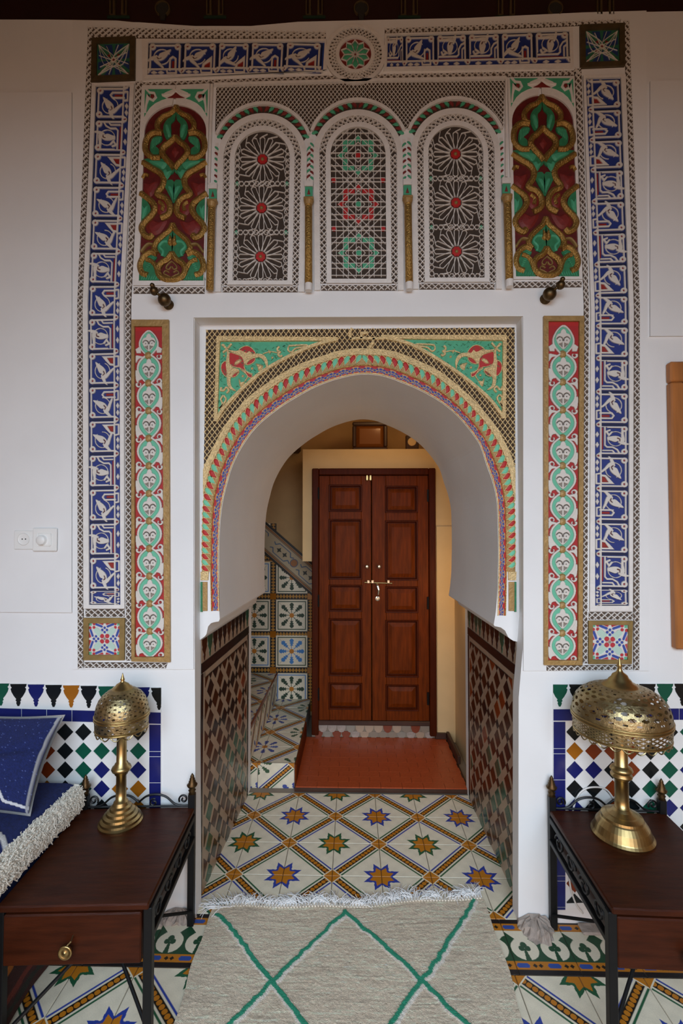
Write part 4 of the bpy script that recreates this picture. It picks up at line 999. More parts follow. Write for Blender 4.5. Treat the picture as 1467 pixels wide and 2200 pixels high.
    both('gold_ribbon', [(70, 420), (56, 430), (43, 441), (39, 453), (46, 467), (60, 482), (66, 494), (60, 508), (48, 514), (42, 508)], 'r', 'gold', G0, G1, 9)
    both('gold_ribbon', [(67, 388), (62, 380), (54, 382)], 'r', 'gold', G0, G1 - .002, 5)
    both('gold_ribbon', [(30, 438), (22, 446), (24, 458)], 'r', 'gold', G0, G1 - .002, 6)
    both('gold_ribbon', [(0, 486), (7, 500), (21, 512), (33, 524), (38, 538), (31, 549)], 'r', 'gold', G0, G1 + .002, 8)
    both('green_ground', [(0, 496), (9, 508), (22, 519), (31, 533), (27, 546), (14, 557), (0, 552)], 'p', 'deepgreen', B0, B0 + .006)
    both('green_scroll', [(9, 523), (20, 524), (27, 534), (19, 544), (21, 554)], 'r', 'green', B0 + .004, B0 + .012, 6)
    both('gold_flower', [(0, 518), (6, 508), (8, 520), (10, 528), (4, 533), (0, 530)], 'l', 'gold', B0 + .005, B0 + .015)
    both('green_ground', [(32, 556), (52, 552), (62, 566), (60, 586), (68, 594), (68, 607), (26, 607), (34, 590), (40, 570)], 'p', 'deepgreen', B0, B0 + .006)
    for k in range(11): both('leaf_vein', [(34 + k * 2.2, 558 + k * 3.4), (44 + k * 1.6, 553 + k * 4.0)], 'r', 'green', B0 + .005, B0 + .0095, 2, 2)
    for k in range(7): both('leaf_vein', [(34 + k * 5, 606), (30 + k * 5, 596)], 'r', 'green', B0 + .005, B0 + .0095, 2, 2)
    both('gold_ribbon', [(32, 550), (46, 546), (60, 556), (67, 574), (62, 590), (50, 595)], 'r', 'gold', G0, G1, 9)
    both('gold_ribbon', [(38, 530), (50, 528), (58, 534), (66, 546)], 'r', 'browngold', G0, G1 - .003, 6)
    both('gold_ribbon', [(0, 548), (9, 561), (23, 570), (29, 583), (24, 597), (12, 604), (0, 605)], 'r', 'gold', G0, G1 + .004, 9)
    both('gold_ribbon', [(30, 586), (36, 572), (46, 564), (54, 562)], 'r', 'gold', G0, G1 + .002, 7)
    for mm in (1,):
        obj('drop_ground', MB().poly(Z([(0, 308), (12, 322), (17, 334), (8, 350), (0, 358), (-8, 350), (-17, 334), (-12, 322)]), B0, B0 + .005), M['darkred'], t)
        obj('drop_heart', MB().dome(Z([(0, 318), (9, 332), (0, 346), (-9, 332)]), B0 + .004, B0 + .011), M['maroon'], t)
        obj('drop_ground', MB().poly(Z([(0, 556), (14, 572), (23, 584), (14, 600), (0, 603), (-14, 600), (-23, 584), (-14, 572)]), B0, B0 + .006), M['darkred'], t)
    both('gold_scroll', [(0, 566), (9, 574), (11, 581), (5, 583), (1, 577)], 'r', 'browngold', B0 + .005, B0 + .012, 3)
    both('gold_scroll', [(1, 600), (8, 596), (16, 592), (12, 586), (4, 590)], 'r', 'browngold', B0 + .005, B0 + .012, 3)
niche('arched niche of gilded green and oxblood arabesque left of the lattice windows', 381, 370.5, 232, 607, [(308, 190), (453, 186), (441, 617), (289, 617)], (315, 447, 299, 438), 0)
niche('arched niche of gilded green and oxblood arabesque right of the lattice windows', 1161, 1173, 210, 598, [(1088, 178), (1230, 170), (1247.5, 604), (1099, 604)], (1095, 1227, 1105, 1241), 0)

# ---- three arched lattice windows
DROP = [(0, -.52), (.16, -.49), (.29, -.40), (.36, -.25), (.36, -.1), (.28, .06), (.14, .2), (0, .33), (-.1, .5), (-.13, .36), (-.2, .18), (-.3, .02), (-.36, -.14), (-.35, -.28), (-.27, -.42), (-.14, -.5)]
def drop_pts(x, y, T, N, ln, wd, flip):
    """leaf drop: fat end along +N, tail along -N leaning back along -T"""
    return [np.array([x, y]) + T * (a * wd * (-1 if flip else 1)) - N * (b * ln) - T * ((b * ln * .45)) for a, b in DROP]
def window(label, cxt, cxb, yc, yb, mid):
    cx = lambda y: cxt + (cxb - cxt) * (y - yc) / (yb - yc)
    t = thing('lattice_window', (cxb, 0, 0), label, 'lattice window', 'arched lattice windows')
    t.location = P(cxb, yb + 24) - (0, B0, 0); WL[t.name] = np.array(t.location)
    def arch(r, ylow, yc_=None, R_=None, lim=None, n=32):
        yc_ = yc if yc_ is None else yc_; pts = [(cx(ylow) - r, ylow)] if ylow > yc_ else []
        for a in np.linspace(PI, 0, n):
            x, y = r * math.cos(a), yc_ - r * math.sin(a)
            pts.append((cx(y) + x, y))
        if ylow > yc_: pts.append((cx(ylow) + r, ylow))
        return pts
    ri, ybot = 58.5, yb
    inn = arch(ri, ybot); out_ = arch(69, ybot + 9)
    obj('dark_back', MB().poly(arch(82, ybot + 8), B0 - .002, B0 + .0008), M['latticeback'], t)
    obj('inner_frame', MB().band(inn, out_, B0 - .001, B0 + .010).poly([inn[0], inn[-1], out_[-1], out_[0]], B0 - .001, B0 + .010), M['stucco'], t)
    mb = MB(); reg = arch(83, ybot + 10)
    fn = lambda q: inside(q, reg) & ~inside(q, out_)
    ys = [ (a, b) for a, b in ((ybot + 9, yc),) ]
    for s in (-1, 1): strip_net(mb, (cx(yc) + s * 68, yc), (cx(ybot + 9) + s * 68, ybot + 9), (cx(yc) + s * 83, yc), (cx(ybot + 9) + s * 83, ybot + 9), 12.5, 2.0, B0, B0 + .0085)
    for k in range(-2, 24):
        for s in (1, -1):
            a0 = PI * k / 22; a1 = a0 + s * .21
            if not (-.01 <= a0 <= PI + .01 and -.01 <= a1 <= PI + .01): continue
            mb.stroke([(cx(yc) + 68 * math.cos(a0), yc - 68 * math.sin(a0)), (cx(yc) + 83.5 * math.cos(a1), yc - 83.5 * math.sin(a1))], 2.0, B0, B0 + .0085 - .0004 * s)
    obj('net_border', mb, M['net'], t, kind='stuff')
    # plain outer arch band
    A = arch(82.5, ybot + 24); Bq = arch(95, ybot + 24, n=32)
    obj('outer_band', MB().band(A, Bq, B0 - .001, B0 + .011), M['stucco'], t)
    # leaf band over it and its white edge, both stopping where the neighbouring arch begins
    lim = 101.5
    def arcpts(r, yc_, n=40):
        p = [(r * math.cos(a), yc_ - r * math.sin(a)) for a in np.linspace(PI, 0, n)]; return [(cx(y) + x, y) for x, y in p if abs(x) <= lim + .5]
    o1 = arcpts(110, yc - 10, 120); o2 = [(cx(y) + (x - cx(y)) * 103 / 110, yc - 10 + (y - yc + 10) * 103 / 110) for x, y in o1]
    obj('leaf_ground', MB().band(o2, [(cx(yc) + (x - cx(yc)) * .915, yc - 4 + (y - yc + 10) * .905) for x, y in o2], B0 - .002, B0 + .002), M['recess_dark'], t)
    obj('outer_edge', MB().band(o1, o2, B0 - .001, B0 + .012), M['stucco'], t)
    nl = 13
    for s in (-1, 1):
        for k in range(nl):
            a = PI / 2 + s * (0.06 + k * 0.098); r = 98.5; x, y = r * math.cos(a), yc - 8 - r * math.sin(a)
            if abs(x) > 91: continue
            N = np.array([math.cos(a), -math.sin(a)]); T = np.array([math.sin(a), math.cos(a)]) * (s)
            obj('leaf', MB().dome(drop_pts(cx(y) + x, y, T * -1 * 1.0, N, 16, 13.5, s > 0), B0 + .001, B0 + .006), M['green' if k % 2 else 'maroon'], t)
    y = yc + 2 if mid else yc
    yy = yc - 8 - 98.5 * math.sin(math.acos(.985))
    for s in (-1, 1):
        obj('leaf_ground', MB().poly([(cx(yc - 35) + s * 95.5, yc - 35), (cx(yc - 35) + s * 101.5, yc - 35), (cx(yc + 62) + s * 101.5, yc + 62), (cx(yc + 62) + s * 95.5, yc + 62)], B0 - .002, B0 + .0025), M['stucco'], t)
        for k in range(7):
            yk = yc - 22 + k * 12.0
            obj('leaf', MB().dome(drop_pts(cx(yk) + s * 97.5, yk, np.array([s * 1.0, 0]), np.array([.15 * s, -1.0]), 12, 9.5, False), B0 + .0015, B0 + .006), M['maroon' if k % 2 else 'green'], t)
    # tracery
    reg = inn; inreg = lambda q: inside(np.asarray(q, float), reg)
    tr = MB(); W2 = 1.4; d1 = B0 + .0065
    def line(pts, closed=False):
        p = np.asarray(pts, float)
        if closed: p = np.vstack([p, p[:1]])
        q = resample(p, max(3, int(np.linalg.norm(np.diff(p, axis=0), axis=1).sum() / 2.0)))
        m = inreg(q); e = np.flatnonzero(np.diff(np.r_[0, m.astype(int), 0]))
        if m.all(): tr.stroke(p, W2, B0 - .001, d1 - RNG.uniform(0, .0008)); return
        for a, b in zip(e[::2], e[1::2]):
            if b - a >= 2: tr.stroke(q[[a, (a + b) // 2, b - 1]] if len(p) == 2 else q[a:b], W2, B0 - .001, d1 - RNG.uniform(0, .0008))
    def pieces(name, pts, m):
        if inreg(pts).all(): obj(name, MB().poly(pts, B0 - .001, B0 + .005), M[m], t)
    step = 104.0; ycs = [yc + 1 + step * k for k in range(3)]
    if not mid:
        for k, y0 in enumerate(ycs):
            c = np.array([cx(y0), y0])
            for j in range(16):
                a = 2 * PI * j / 16; d = np.array([math.cos(a), math.sin(a)]); q = np.array([-d[1], d[0]])
                sc = min(1.0, 53.0 / max(50 * abs(d[0]), 50 * abs(d[1]))) * (1.0 if j % 4 else .98)
                r0, r1, r2 = 12, 45.5, 49.5
                line([c + d * r0 + q * 1.2, c + d * 24 + q * 4.6, c + d * r1 * sc + q * 5.2, c + d * r2 * sc, c + d * r1 * sc - q * 5.2, c + d * 24 - q * 4.6, c + d * r0 - q * 1.2])
                a2 = a + PI / 16; d2 = np.array([math.cos(a2), math.sin(a2)])
                line([c + d * r2 * sc, c + d2 * 57 * max(abs(d2[0]), abs(d2[1])) ** -.35 * .96])
            hexo = [(c[0] + 11 * math.cos(a) * (1 if i % 2 else .84), c[1] + 11 * math.sin(a) * (1 if i % 2 else .84)) for i, a in enumerate(np.linspace(0, 2 * PI, 16, endpoint=False))]
            obj('rosette_hub', MB().poly(hexo, B0 - .001, B0 + .006), M['red'], t); obj('hub_bead', MB().dome([(c[0] + 4.2 * math.cos(a), c[1] + 4.2 * math.sin(a)) for a in np.linspace(0, 2 * PI, 10, endpoint=False)], B0 + .005, B0 + .011), M['browngold'], t)
        for k in range(3):
            ym = ycs[k] + step / 2
            for s in (-1, 1):
                c = np.array([cx(ym) + s * 53, ym]); pieces('green_chip', [c + (-4.5, 0), c + (0, -5), c + (4.5, 0), c + (0, 5)], 'green')
            for u in np.linspace(-44, 44, 9):
                h = [(cx(ym) + u + 5.2 * math.cos(a), ym + 5.2 * math.sin(a)) for a in np.linspace(0, 2 * PI, 6, endpoint=False)]; line(h, True)
        for s in (-1, 1):
            for y in np.arange(yc - 30, yb - 4, 13.0): line([(cx(y) + s * 53.5 + 5 * math.cos(a), y + 6 * math.sin(a)) for a in np.linspace(0, 2 * PI, 6, endpoint=False)], True)
    else:
        for k, y0 in enumerate(ycs):
            c = np.array([cx(y0), y0])
            for u in (-5.5, 5.5, 22, 33, -22, -33, 48, -48):
                line([c + (u, -52), c + (u, 52)]); line([c + (-58, u), c + (58, u)])
            for o in (14, 29, 43, 61, 76):
                for s in (1, -1):
                    for s2 in (1, -1): line([c + (s * o, 0), c + (0, s2 * o)])
            h = [c + (6 * math.cos(a), 6 * math.sin(a)) for a in np.linspace(0, 2 * PI, 8, endpoint=False)]
            obj('centre_chip', MB().poly(h, B0 - .001, B0 + .006), M['red' if k == 0 else 'green'], t)
            col = ('green', 'red', 'green')[k]
            for j in range(4):
                a = j * PI / 2; cc, ss = round(math.cos(a)), round(math.sin(a)); rt = lambda p: c + (p[0] * cc - p[1] * ss, p[0] * ss + p[1] * cc)
                for sh in ([(-5, -28), (0, -33), (5, -28), (4, -39), (0, -45), (-4, -39)], [(8, -32), (18, -32), (22, -27), (16, -22), (8, -23)], [(-8, -32), (-18, -32), (-22, -27), (-16, -22), (-8, -23)], [(22, -33), (33, -33), (34, -27), (33, -22), (22, -22)]):
                    pieces('colour_chip', [rt(p) for p in sh], col)
            for s in (-1, 1):
                q = np.array([cx(y0 + 52) + s * 52.5, y0 + 52]); pieces('red_chip', [q + (5 * math.cos(a), 6 * math.sin(a)) for a in np.linspace(0, 2 * PI, 6, endpoint=False)], 'red')
    obj('tracery', tr, M['net'], t, kind='stuff')
window('left arched lattice window with three sixteen petal rosettes and red hubs', 565, 560, 346, 607, False)
window('middle arched lattice window of straight bars with red and green chips', 769, 771, 338, 603.5, True)
window('right arched lattice window with three sixteen petal rosettes and red hubs', 977, 980, 335, 601, False)

# fine mesh field over the windows
t = thing('mesh_field', P(770, 270) - (0, B0, 0), 'fine white mesh field above the three lattice windows', 'carved field')
top_e = [(466, 189), (770, 180), (1083, 176)]
field = [(466, 189), (770, 181), (1083, 176), (1086, 300), (466, 300)]
low = []
for cxx, cyy in ((977, 325), (769, 328), (565, 336)): low += [(cxx + 112 * math.cos(a), cyy - 112 * math.sin(a)) for a in np.linspace(.43, PI - .43, 17)]
obj('recess', MB().poly([(466, 189), (770, 181), (1083, 176)] + low, B0 - .003, B0 + .0004), M['recess_dark'], t)
def in_field(q):
    m = inside(q, field)
    for cxx, cyy in ((565, 336), (769, 328), (977, 325)): m &= np.hypot(q[..., 0] - cxx, q[..., 1] - cyy) > 112.5
    return m
mb = MB(); net(mb, in_field, (466, 170, 1086, 300), 6.8, 52, 1.05, B0, B0 + .0045)
obj('mesh', mb, M['net'], t, kind='stuff')
obj('top_rail', MB().band([(462, 186), (770, 177), (1085, 172)], [(462, 192), (770, 183), (1085, 178)], B0 - .001, B0 + .011), M['stucco'], t)
for (a, b) in (((455, 188), (449, 400)), ((1082.5, 174), (1082.5, 386))): obj('side_rail', MB().band([a, b], [(a[0] + 4.8, a[1]), (b[0] + 4.8, b[1])], B0 - .001, B0 + .0105), M['stucco'], t)

# ---- gilded colonnettes between the windows
for lab, (x0, y0), (x1, y1), chip in (('gilded colonnette left of the left lattice window', (461, 425), (456, 634), 0), ('gilded colonnette between left and middle lattice windows', (664.5, 420), (664.5, 634), 1), ('gilded colonnette between middle and right lattice windows', (873.5, 417), (877, 632), 1), ('gilded colonnette right of the right lattice window', (1083, 414), (1088.5, 626), 1)):
    a, b = P(x0, y0), P(x1, y1); r = .0155; o = np.array((0, -(B0 + .0285), 0)); a, b = a + o, b + o
    t = thing('colonnette', b, lab, 'colonnette', 'gilded colonnettes')
    ax = lambda f: a + (b - a) * f
    obj('shaft', MB().tube([ax(.16), ax(.18), ax(.5), ax(.93 if chip else .99)], [r * .9, r, r, r], 14), M['gold'], t, smooth=True)
    if chip: obj('chipped_foot', MB().tube([ax(.93), ax(.95), ax(1.0)], [r * 1.01, r * .98, r * .95], 12), M['stucco'], t, label='white chipped foot')
    obj('capital', MB().tube([ax(.11), ax(.12), ax(.145), ax(.16)], [r * 1.25, r * 1.3, r * 1.1, r * .95], 14), M['goldpaint'], t)
    obj('impost', MB().bbox(ax(.0)[0] - .021, ax(.0)[0] + .021, -(B0 + .036), -B0 - .0125, ax(.11)[2], ax(.075)[2], .003), M['goldpaint'], t)
    q = ax(.06); pq = [(x0 - 8, y0 - 9), (x0 + 8, y0 - 9), (x0 + 8, y0 + 11), (x0 - 8, y0 + 11)]
    obj('painted_block', MB().poly(pq, B0 + .0125, B0 + .020), M['green'], t)
    obj('red_leaf', MB().dome([(x0 - 4, y0 + 8), (x0, y0 - 6), (x0 + 4, y0 + 8)], B0 + .019, B0 + .024), M['maroon'], t)
    obj('white_block', MB().poly([(x0 - 9, y0 - 22), (x0 + 9, y0 - 22), (x0 + 9, y0 - 10), (x0 - 9, y0 - 10)], B0 + .0125, B0 + .022), M['stucco'], t)

# ---- brass wall knobs
for lab, x, y, x2, y2 in (('round brass coat hook above the left medallion strip', 364, 657, 347, 645), ('round brass coat hook above the right medallion strip', 1169, 645, 1187, 633)):
    t = thing('coat_hook', P(x, y) - (0, B0, 0), lab, 'coat hook', 'brass coat hooks')
    c = P(x, y); d = P(x2, y2) - c
    obj('rosette', MB().lathe([(.022, -B0), (.022, -B0 - .006), (.012, -B0 - .012), (.009, -.03)], c, 18, axis=1), M['brassdark'], t, smooth=True)
    sph = [(max(.0001, .027 * math.sin(a)), -.055 - .024 * math.cos(a)) for a in np.linspace(0, PI, 10)]
    obj('ball', MB().lathe([(x_, -y_ - .11) for x_, y_ in sph], c, 20, axis=1), M['brassdark'], t, smooth=True)
    e = c + (d[0] * .9, -.085, d[2] * .9)
    obj('arm', MB().tube([c + (0, -.06, 0), c + (d[0] * .5, -.08, d[2] * .5), e], .0055, 8), M['brassdark'], t)
    obj('small_ball', MB().lathe([(max(.0001, .018 * math.sin(a)), e[1] + .018 * math.cos(a)) for a in np.linspace(0, PI, 9)], (e[0], 0, e[2]), 16, axis=1), M['brassdark'], t, smooth=True)
    obj('tip', MB().lathe([(max(.0001, .010 * math.sin(a)), e[1] - .018 + .010 * math.cos(a)) for a in np.linspace(0, PI, 7)], (e[0], 0, e[2] + .014), 12, axis=1), M['brassdark'], t, smooth=True)

# ================================================================ ORNAMENT OF THE ARCH
AR = thing('arch_surround', P(770, 1330, YR) - (0, .0, 0), 'gilded carved surround of the horseshoe arch with green spandrels', 'arch surround')
AR.location = P(450, 1330, YR); WL[AR.name] = np.array(AR.location)
OUTL = [(434, 1228), (434, 1178), (435, 1123), (436, 1092), (439, 1061), (445, 1035), (453, 1004), (466.6, 976.7), (478.9, 951), (493.6, 925), (509.6, 900.7), (529, 878.6), (548.8, 859), (572, 841.8), (596.7, 824.6), (621, 810), (645.8, 797), (671.5, 786.6), (701, 777), (725.5, 769), (750, 765), (768, 763),
        (793.7, 763.5), (819.6, 765), (845.5, 769.7), (874, 780), (901, 792), (928.4, 805), (953, 822), (975, 839.7), (998.3, 860.4), (1019, 882.4), (1038.5, 904.5), (1055.3, 927.8), (1070.9, 955), (1083.8, 982), (1093, 1012), (1098, 1041), (1103.5, 1073.6), (1105.5, 1106), (1106.5, 1163), (1106.5, 1228)]
NN = 260
i0 = [q for q in INTR if q[1] <= 1232]
IN_ = resample(spline([(470.5, 1228)] + [q for q in INTR if q[1] < 1226] + [(1069.5, 1228)], 5), NN)
OU_ = resample(spline(OUTL, 5), NN)
mixb = lambda f: IN_ + (OU_ - IN_) * f
def leg(f):                                        # continue a band straight down to the springing
    a, b = mixb(f)[0], mixb(f)[-1]; return np.vstack([[(a[0] + 1.5, 1312)], mixb(f), [(b[0] - 2, 1322)]])
# net ground of the whole field
panel = [(443, 709), (1105, 704), (1107, 1040)]
grd = [(443, 709), (1105, 704), (1106.5, 1010)] + [tuple(q) for q in OU_[::-1] if q[1] < 1010] + [(438, 1010)]
obj('recess', MB().poly(grd, -.003, .0015, YR), M['recess_dark'], AR)
def offs(p, d):
    p = np.asarray(p, float); T = np.gradient(p, axis=0); T /= np.linalg.norm(T, axis=1)[:, None]; return p + np.stack([T[:, 1], -T[:, 0]], 1) * d
GOLD_O = offs(OU_, 13)
mk_ = lambda p: np.array([q for q in p])
keep = (OU_[:, 0] > 438.5) & (OU_[:, 0] < 1104); GOLD_O[:, 0] = np.clip(GOLD_O[:, 0], 437.5, 1105.5)
ARCL = [(464, 906), (481, 878.6), (518, 839), (567, 797.6), (628.6, 763), (677.7, 742), (726, 730)]
ARCR = [(818, 725), (871, 737), (915, 758), (980, 799.5), (1032, 841), (1058, 867), (1081, 899)]
sp_l = [(470, 729)] + [tuple(q) for q in spline(ARCL, 4)[::-1]]
sp_r = [(1083, 727)] + [tuple(q) for q in spline(ARCR, 4)[::-1]]
def in_net(q):
    m = inside(q, grd) & ~inside(q, sp_l) & ~inside(q, sp_r) & ~inside(q, [tuple(k) for k in GOLD_O] + [(1107, 1300), (431, 1300)])
    return m
mb = MB(); net(mb, in_net, (436, 700, 1110, 1060), 8.6, 52, 2.0, .001, .008, YR)
obj('gilded_net', mb, M['paleg'], AR, kind='stuff')
obj('gold_band', MB().band(OU_[keep], GOLD_O[keep], 0, .010, YR), M['paleg'], AR)
obj('leaf_ground', MB().band(leg(.47)[1:-1], OU_, -.002, .0025, YR), M['goldpaint'], AR)
obj('gold_line', MB().band(leg(.43), leg(.49), -.001, .0075, YR), M['gold'], AR)
obj('red_line', MB().band(leg(.39), leg(.43), -.001, .004, YR), M['red'], AR)
obj('inner_rim', MB().band(leg(.02), leg(.08), -.001, .006, YR), M['paleg'], AR)
# drops
for s in (-1, 1):
    c = leg(.745)[1:-1]; c = c[:NN // 2 + 1][::-1] if s < 0 else c[NN // 2:]
    wv = np.linalg.norm(OU_ - IN_, axis=1); wv = wv[:NN // 2 + 1][::-1] if s < 0 else wv[NN // 2:]
    sl = np.r_[0, np.cumsum(np.linalg.norm(np.diff(c, axis=0), axis=1))]; pos, k = 8.0, 0
    while pos < sl[-1] - 4:
        i = int(np.searchsorted(sl, pos)); x = np.array([np.interp(pos, sl, c[:, 0]), np.interp(pos, sl, c[:, 1])]); T = c[min(i + 1, len(c) - 1)] - c[max(i - 1, 0)]; T /= np.linalg.norm(T)
        N = np.array([T[1], -T[0]]) * (1 if s > 0 else -1); w = wv[min(i, len(wv) - 1)] * .47
        pts = drop_pts(x[0], x[1], -T, N, w * 1.06, max(16.5, w * .86), s > 0)
        obj('teardrop', MB().dome(pts, .0022, .0052, YR), M['red' if k % 2 else 'mint'], AR)
        obj('teardrop_edge', MB().stroke(pts, 1.6, .001, .0065, YR, closed=True), M['paleg'], AR)
        pos += 12.7; k += 1
# scale band: heights and colours on a strip that follows the arch
La, Lb = resample(leg(.08), 820), resample(leg(.39), 820)
sc = Cv(1230, 20, 1.5, '#c3a35c'); nv = 17
Xs, Ys = np.meshgrid(np.linspace(0, 1230, 820), np.linspace(0, 20, nv)); sc.P = np.stack([Xs, Ys], -1); sc.H = np.full(Xs.shape, .005); sc.C = np.zeros(Xs.shape + (4,)); sc.nx, sc.ny = 820, nv
sc.C[...] = (*lin('#c2a05c'), .3)
u = (Xs + 12) % 24 - 12; rr_ = np.hypot(u, Ys); an = np.arctan2(Ys, u)
seg = np.abs(((an / PI * 7) % 1) - .5)
sc.put((rr_ > 12.5) & (rr_ < 18) & (seg < .40), '#2c3f93', .0015); sc.put((rr_ > 5.5) & (rr_ < 11) & (seg < .38), '#33469a', .0015)
sc.put((rr_ < 4.5), '#b3262a', .0015)
u2 = Xs % 24 - 12; r2 = np.hypot(u2, 20 - Ys); sc.put((r2 < 6), '#b3262a', .0015); sc.put((np.abs(u2) < 5) & (Ys < 5) , '#a82a2c', .0015); sc.grain(.05)
def along(p, h):
    f = (p[..., 1] / 20)[..., None]; q = La[None] * (1 - f) + Lb[None] * f; w = PN(q.reshape(-1, 2), YR).reshape(q.shape[:2] + (3,)); w[..., 1] -= h; return w
place('scale_band', cvmesh('scale_band', sc, along, M['paint']), (0, 0, 0), AR)
# little pilasters at the springing
for x0, x1, xs in ((432, 449, 1), (1091, 1108, -1)):
    obj('pilaster_capital', MB().poly([(x0, 1228), (x1, 1228), (x1 - 1, 1246), (x0, 1246)], -.001, .009, YR), M['paleg'], AR)
    obj('pilaster', MB().poly([(x0 + 1, 1250), (x1 - 3, 1250), (x1 - 3, 1312), (x0 + 1, 1312)], -.001, .006, YR), M['goldpaint'], AR)
    obj('pilaster_edge', MB().poly([(x0 - .5, 1250), (x0 + 4, 1250), (x0 + 4, 1314), (x0 - .5, 1314)] if xs > 0 else [(x1 - 4, 1250), (x1, 1250), (x1, 1314), (x1 - 4, 1314)], -.001, .0075, YR), M['deepgreen'], AR)
# broken gold links at the crown
for pts in ([(756, 707), (751, 716), (753, 731)], [(803, 728), (800, 740), (792, 751)], [(752, 730), (772, 728), (800, 729), (830, 728)], [(776, 729), (776, 718), (790, 716)]): obj('crown_link', MB().stroke(pts, 7, 0, .011, YR), M['paleg'], AR)

def spandrel(mir):
    mx = (lambda p: [(1551 - x + (2 if y > 0 else 0), y - 2) for x, y in p]) if mir else (lambda p: list(p))
    K = lambda raw: [(455 + a / 9.78, 720 + b / 9.78) for a, b in raw]
    K2 = lambda raw: [(420 + a / 4.075, 670 + b / 4.075) for a, b in raw]
    arc = ARCR[::-1] if mir else ARCL; arcs = spline(arc, 4); corner = (1083, 727) if mir else (470, 729)
    obj('green_ground', MB().poly([corner] + [tuple(q) for q in arcs[::-1]], -.001, .003, YR), M['green'], AR)
    e = [corner] + [tuple(arcs[-1])]
    obj('gold_frame', MB().stroke([arcs[0], corner, arcs[-1]], 10, 0, .011, YR), M['paleg'], AR)
    obj('gold_frame', MB().stroke(offs(arcs, 0), 9, 0, .0115, YR), M['paleg'], AR)
    rd = [[(375, 390), (480, 400), (640, 470), (690, 600), (690, 700), (760, 800), (850, 850), (830, 905), (760, 870), (690, 760), (600, 700), (520, 690), (385, 620)], [(580, 335), (640, 270), (750, 240), (850, 290), (920, 390), (850, 410), (800, 360), (740, 390)], [(300, 560), (220, 620), (205, 730), (250, 830), (325, 880), (330, 700)], [(735, 630), (800, 530), (910, 490), (900, 560), (820, 620)], [(425, 890), (480, 820), (580, 765), (560, 820), (500, 880)]]
    for r_ in rd:
        p = spline(mx(K(r_)), 3, True); obj('red_leaf', MB().poly(p, .002, .0042, YR), M['red'], AR); obj('red_leaf_edge', MB().stroke(p, 1.8, .002, .008, YR, closed=True), M['paleg'], AR)
    gd = [[(330, 330), (500, 345), (620, 335), (740, 390), (800, 345), (845, 410), (930, 405), (1060, 415), (1150, 490), (1185, 610), (1160, 750), (1140, 640), (1085, 535), (1000, 480), (910, 495), (800, 520), (730, 640), (690, 590), (645, 470), (500, 395)],
          [(320, 295), (370, 350), (378, 480), (388, 620), (450, 690), (590, 745), (480, 820), (412, 910), (402, 1000), (430, 1100), (520, 1180), (430, 1165), (345, 1080), (325, 950), (322, 800), (305, 600), (330, 420)],
          [(470, 600), (520, 535), (610, 500), (635, 555), (545, 625), (480, 635)], [(925, 600), (1075, 640), (1062, 720), (985, 762), (960, 680)], [(570, 905), (620, 1000), (705, 985), (620, 1105), (575, 1030)], [(1180, 310), (1250, 350), (1230, 410), (1200, 370)]]
    for g in gd: obj('gold_leaf', MB().dome(spline(mx(K(g)), 3, True), .003, .0095, YR) if len(g) < 8 else MB().poly(spline(mx(K(g)), 3, True), .003, .0095, YR), M['paleg'], AR)
    for (x, y, r) in ((850, 705, 30), (655, 865, 30), (1275, 480, 28), (265, 440, 24)):
        obj('gold_bead', MB().dome(mx(K([(x + r * math.cos(a), y + r * math.sin(a)) for a in np.linspace(0, 2 * PI, 10, endpoint=False)])), .003, .009, YR), M['paleg'], AR)
    for l_ in ([(220, 210), (340, 310)], [(420, 190), (330, 300), (240, 380)], [(1080, 405), (1180, 370), (1260, 360), (1400, 385)], [(690, 690), (730, 770), (860, 830)], [(600, 720), (700, 800), (760, 880), (700, 980)]): obj('gold_stem', MB().stroke(spline(mx(K(l_)), 3), 2.4 if len(l_) > 2 and l_[0][0] > 500 else 5, .003, .0088, YR), M['paleg'], AR)
    for l_, w in (([(735, 310), (720, 325), (722, 345), (740, 355), (725, 380), (745, 395), (760, 385)], 5), ([(815, 305), (850, 300), (970, 296), (965, 310), (880, 325), (840, 358), (812, 340), (815, 310)], 4), ([(230, 665), (225, 690), (250, 690), (275, 665), (295, 690), (275, 715)], 5), ([(245, 735), (225, 770), (240, 810), (215, 850), (270, 775), (250, 735)], 4), ([(245, 290), (275, 330)], 5)):
        obj('gold_bud', MB().stroke(spline(mx(K2(l_)), 3), w, .003, .0092, YR), M['paleg'], AR)
    rv = random.Random(9 + mir); q_ = [corner] + [tuple(q) for q in arcs[::-1]]; mb = MB(); n = 0
    bb = np.array(q_); lo, hi = bb.min(0), bb.max(0)
    while n < 170:
        x, y = rv.uniform(lo[0] + 8, hi[0] - 8), rv.uniform(lo[1] + 8, hi[1] - 8); a = rv.choice((.7, 2.3, .4, 2.6)) + rv.uniform(-.2, .2); d = np.array([math.cos(a), math.sin(a)]) * 5
        if inside(np.array([[x, y], [x + d[0], y + d[1]]]), q_).all(): mb.stroke([(x, y), (x + d[0], y + d[1])], 1.3, .0028, .005, YR); n += 1
    obj('leaf_hatching', mb, M['deepgreen'], AR, kind='stuff')
spandrel(False); spandrel(True)
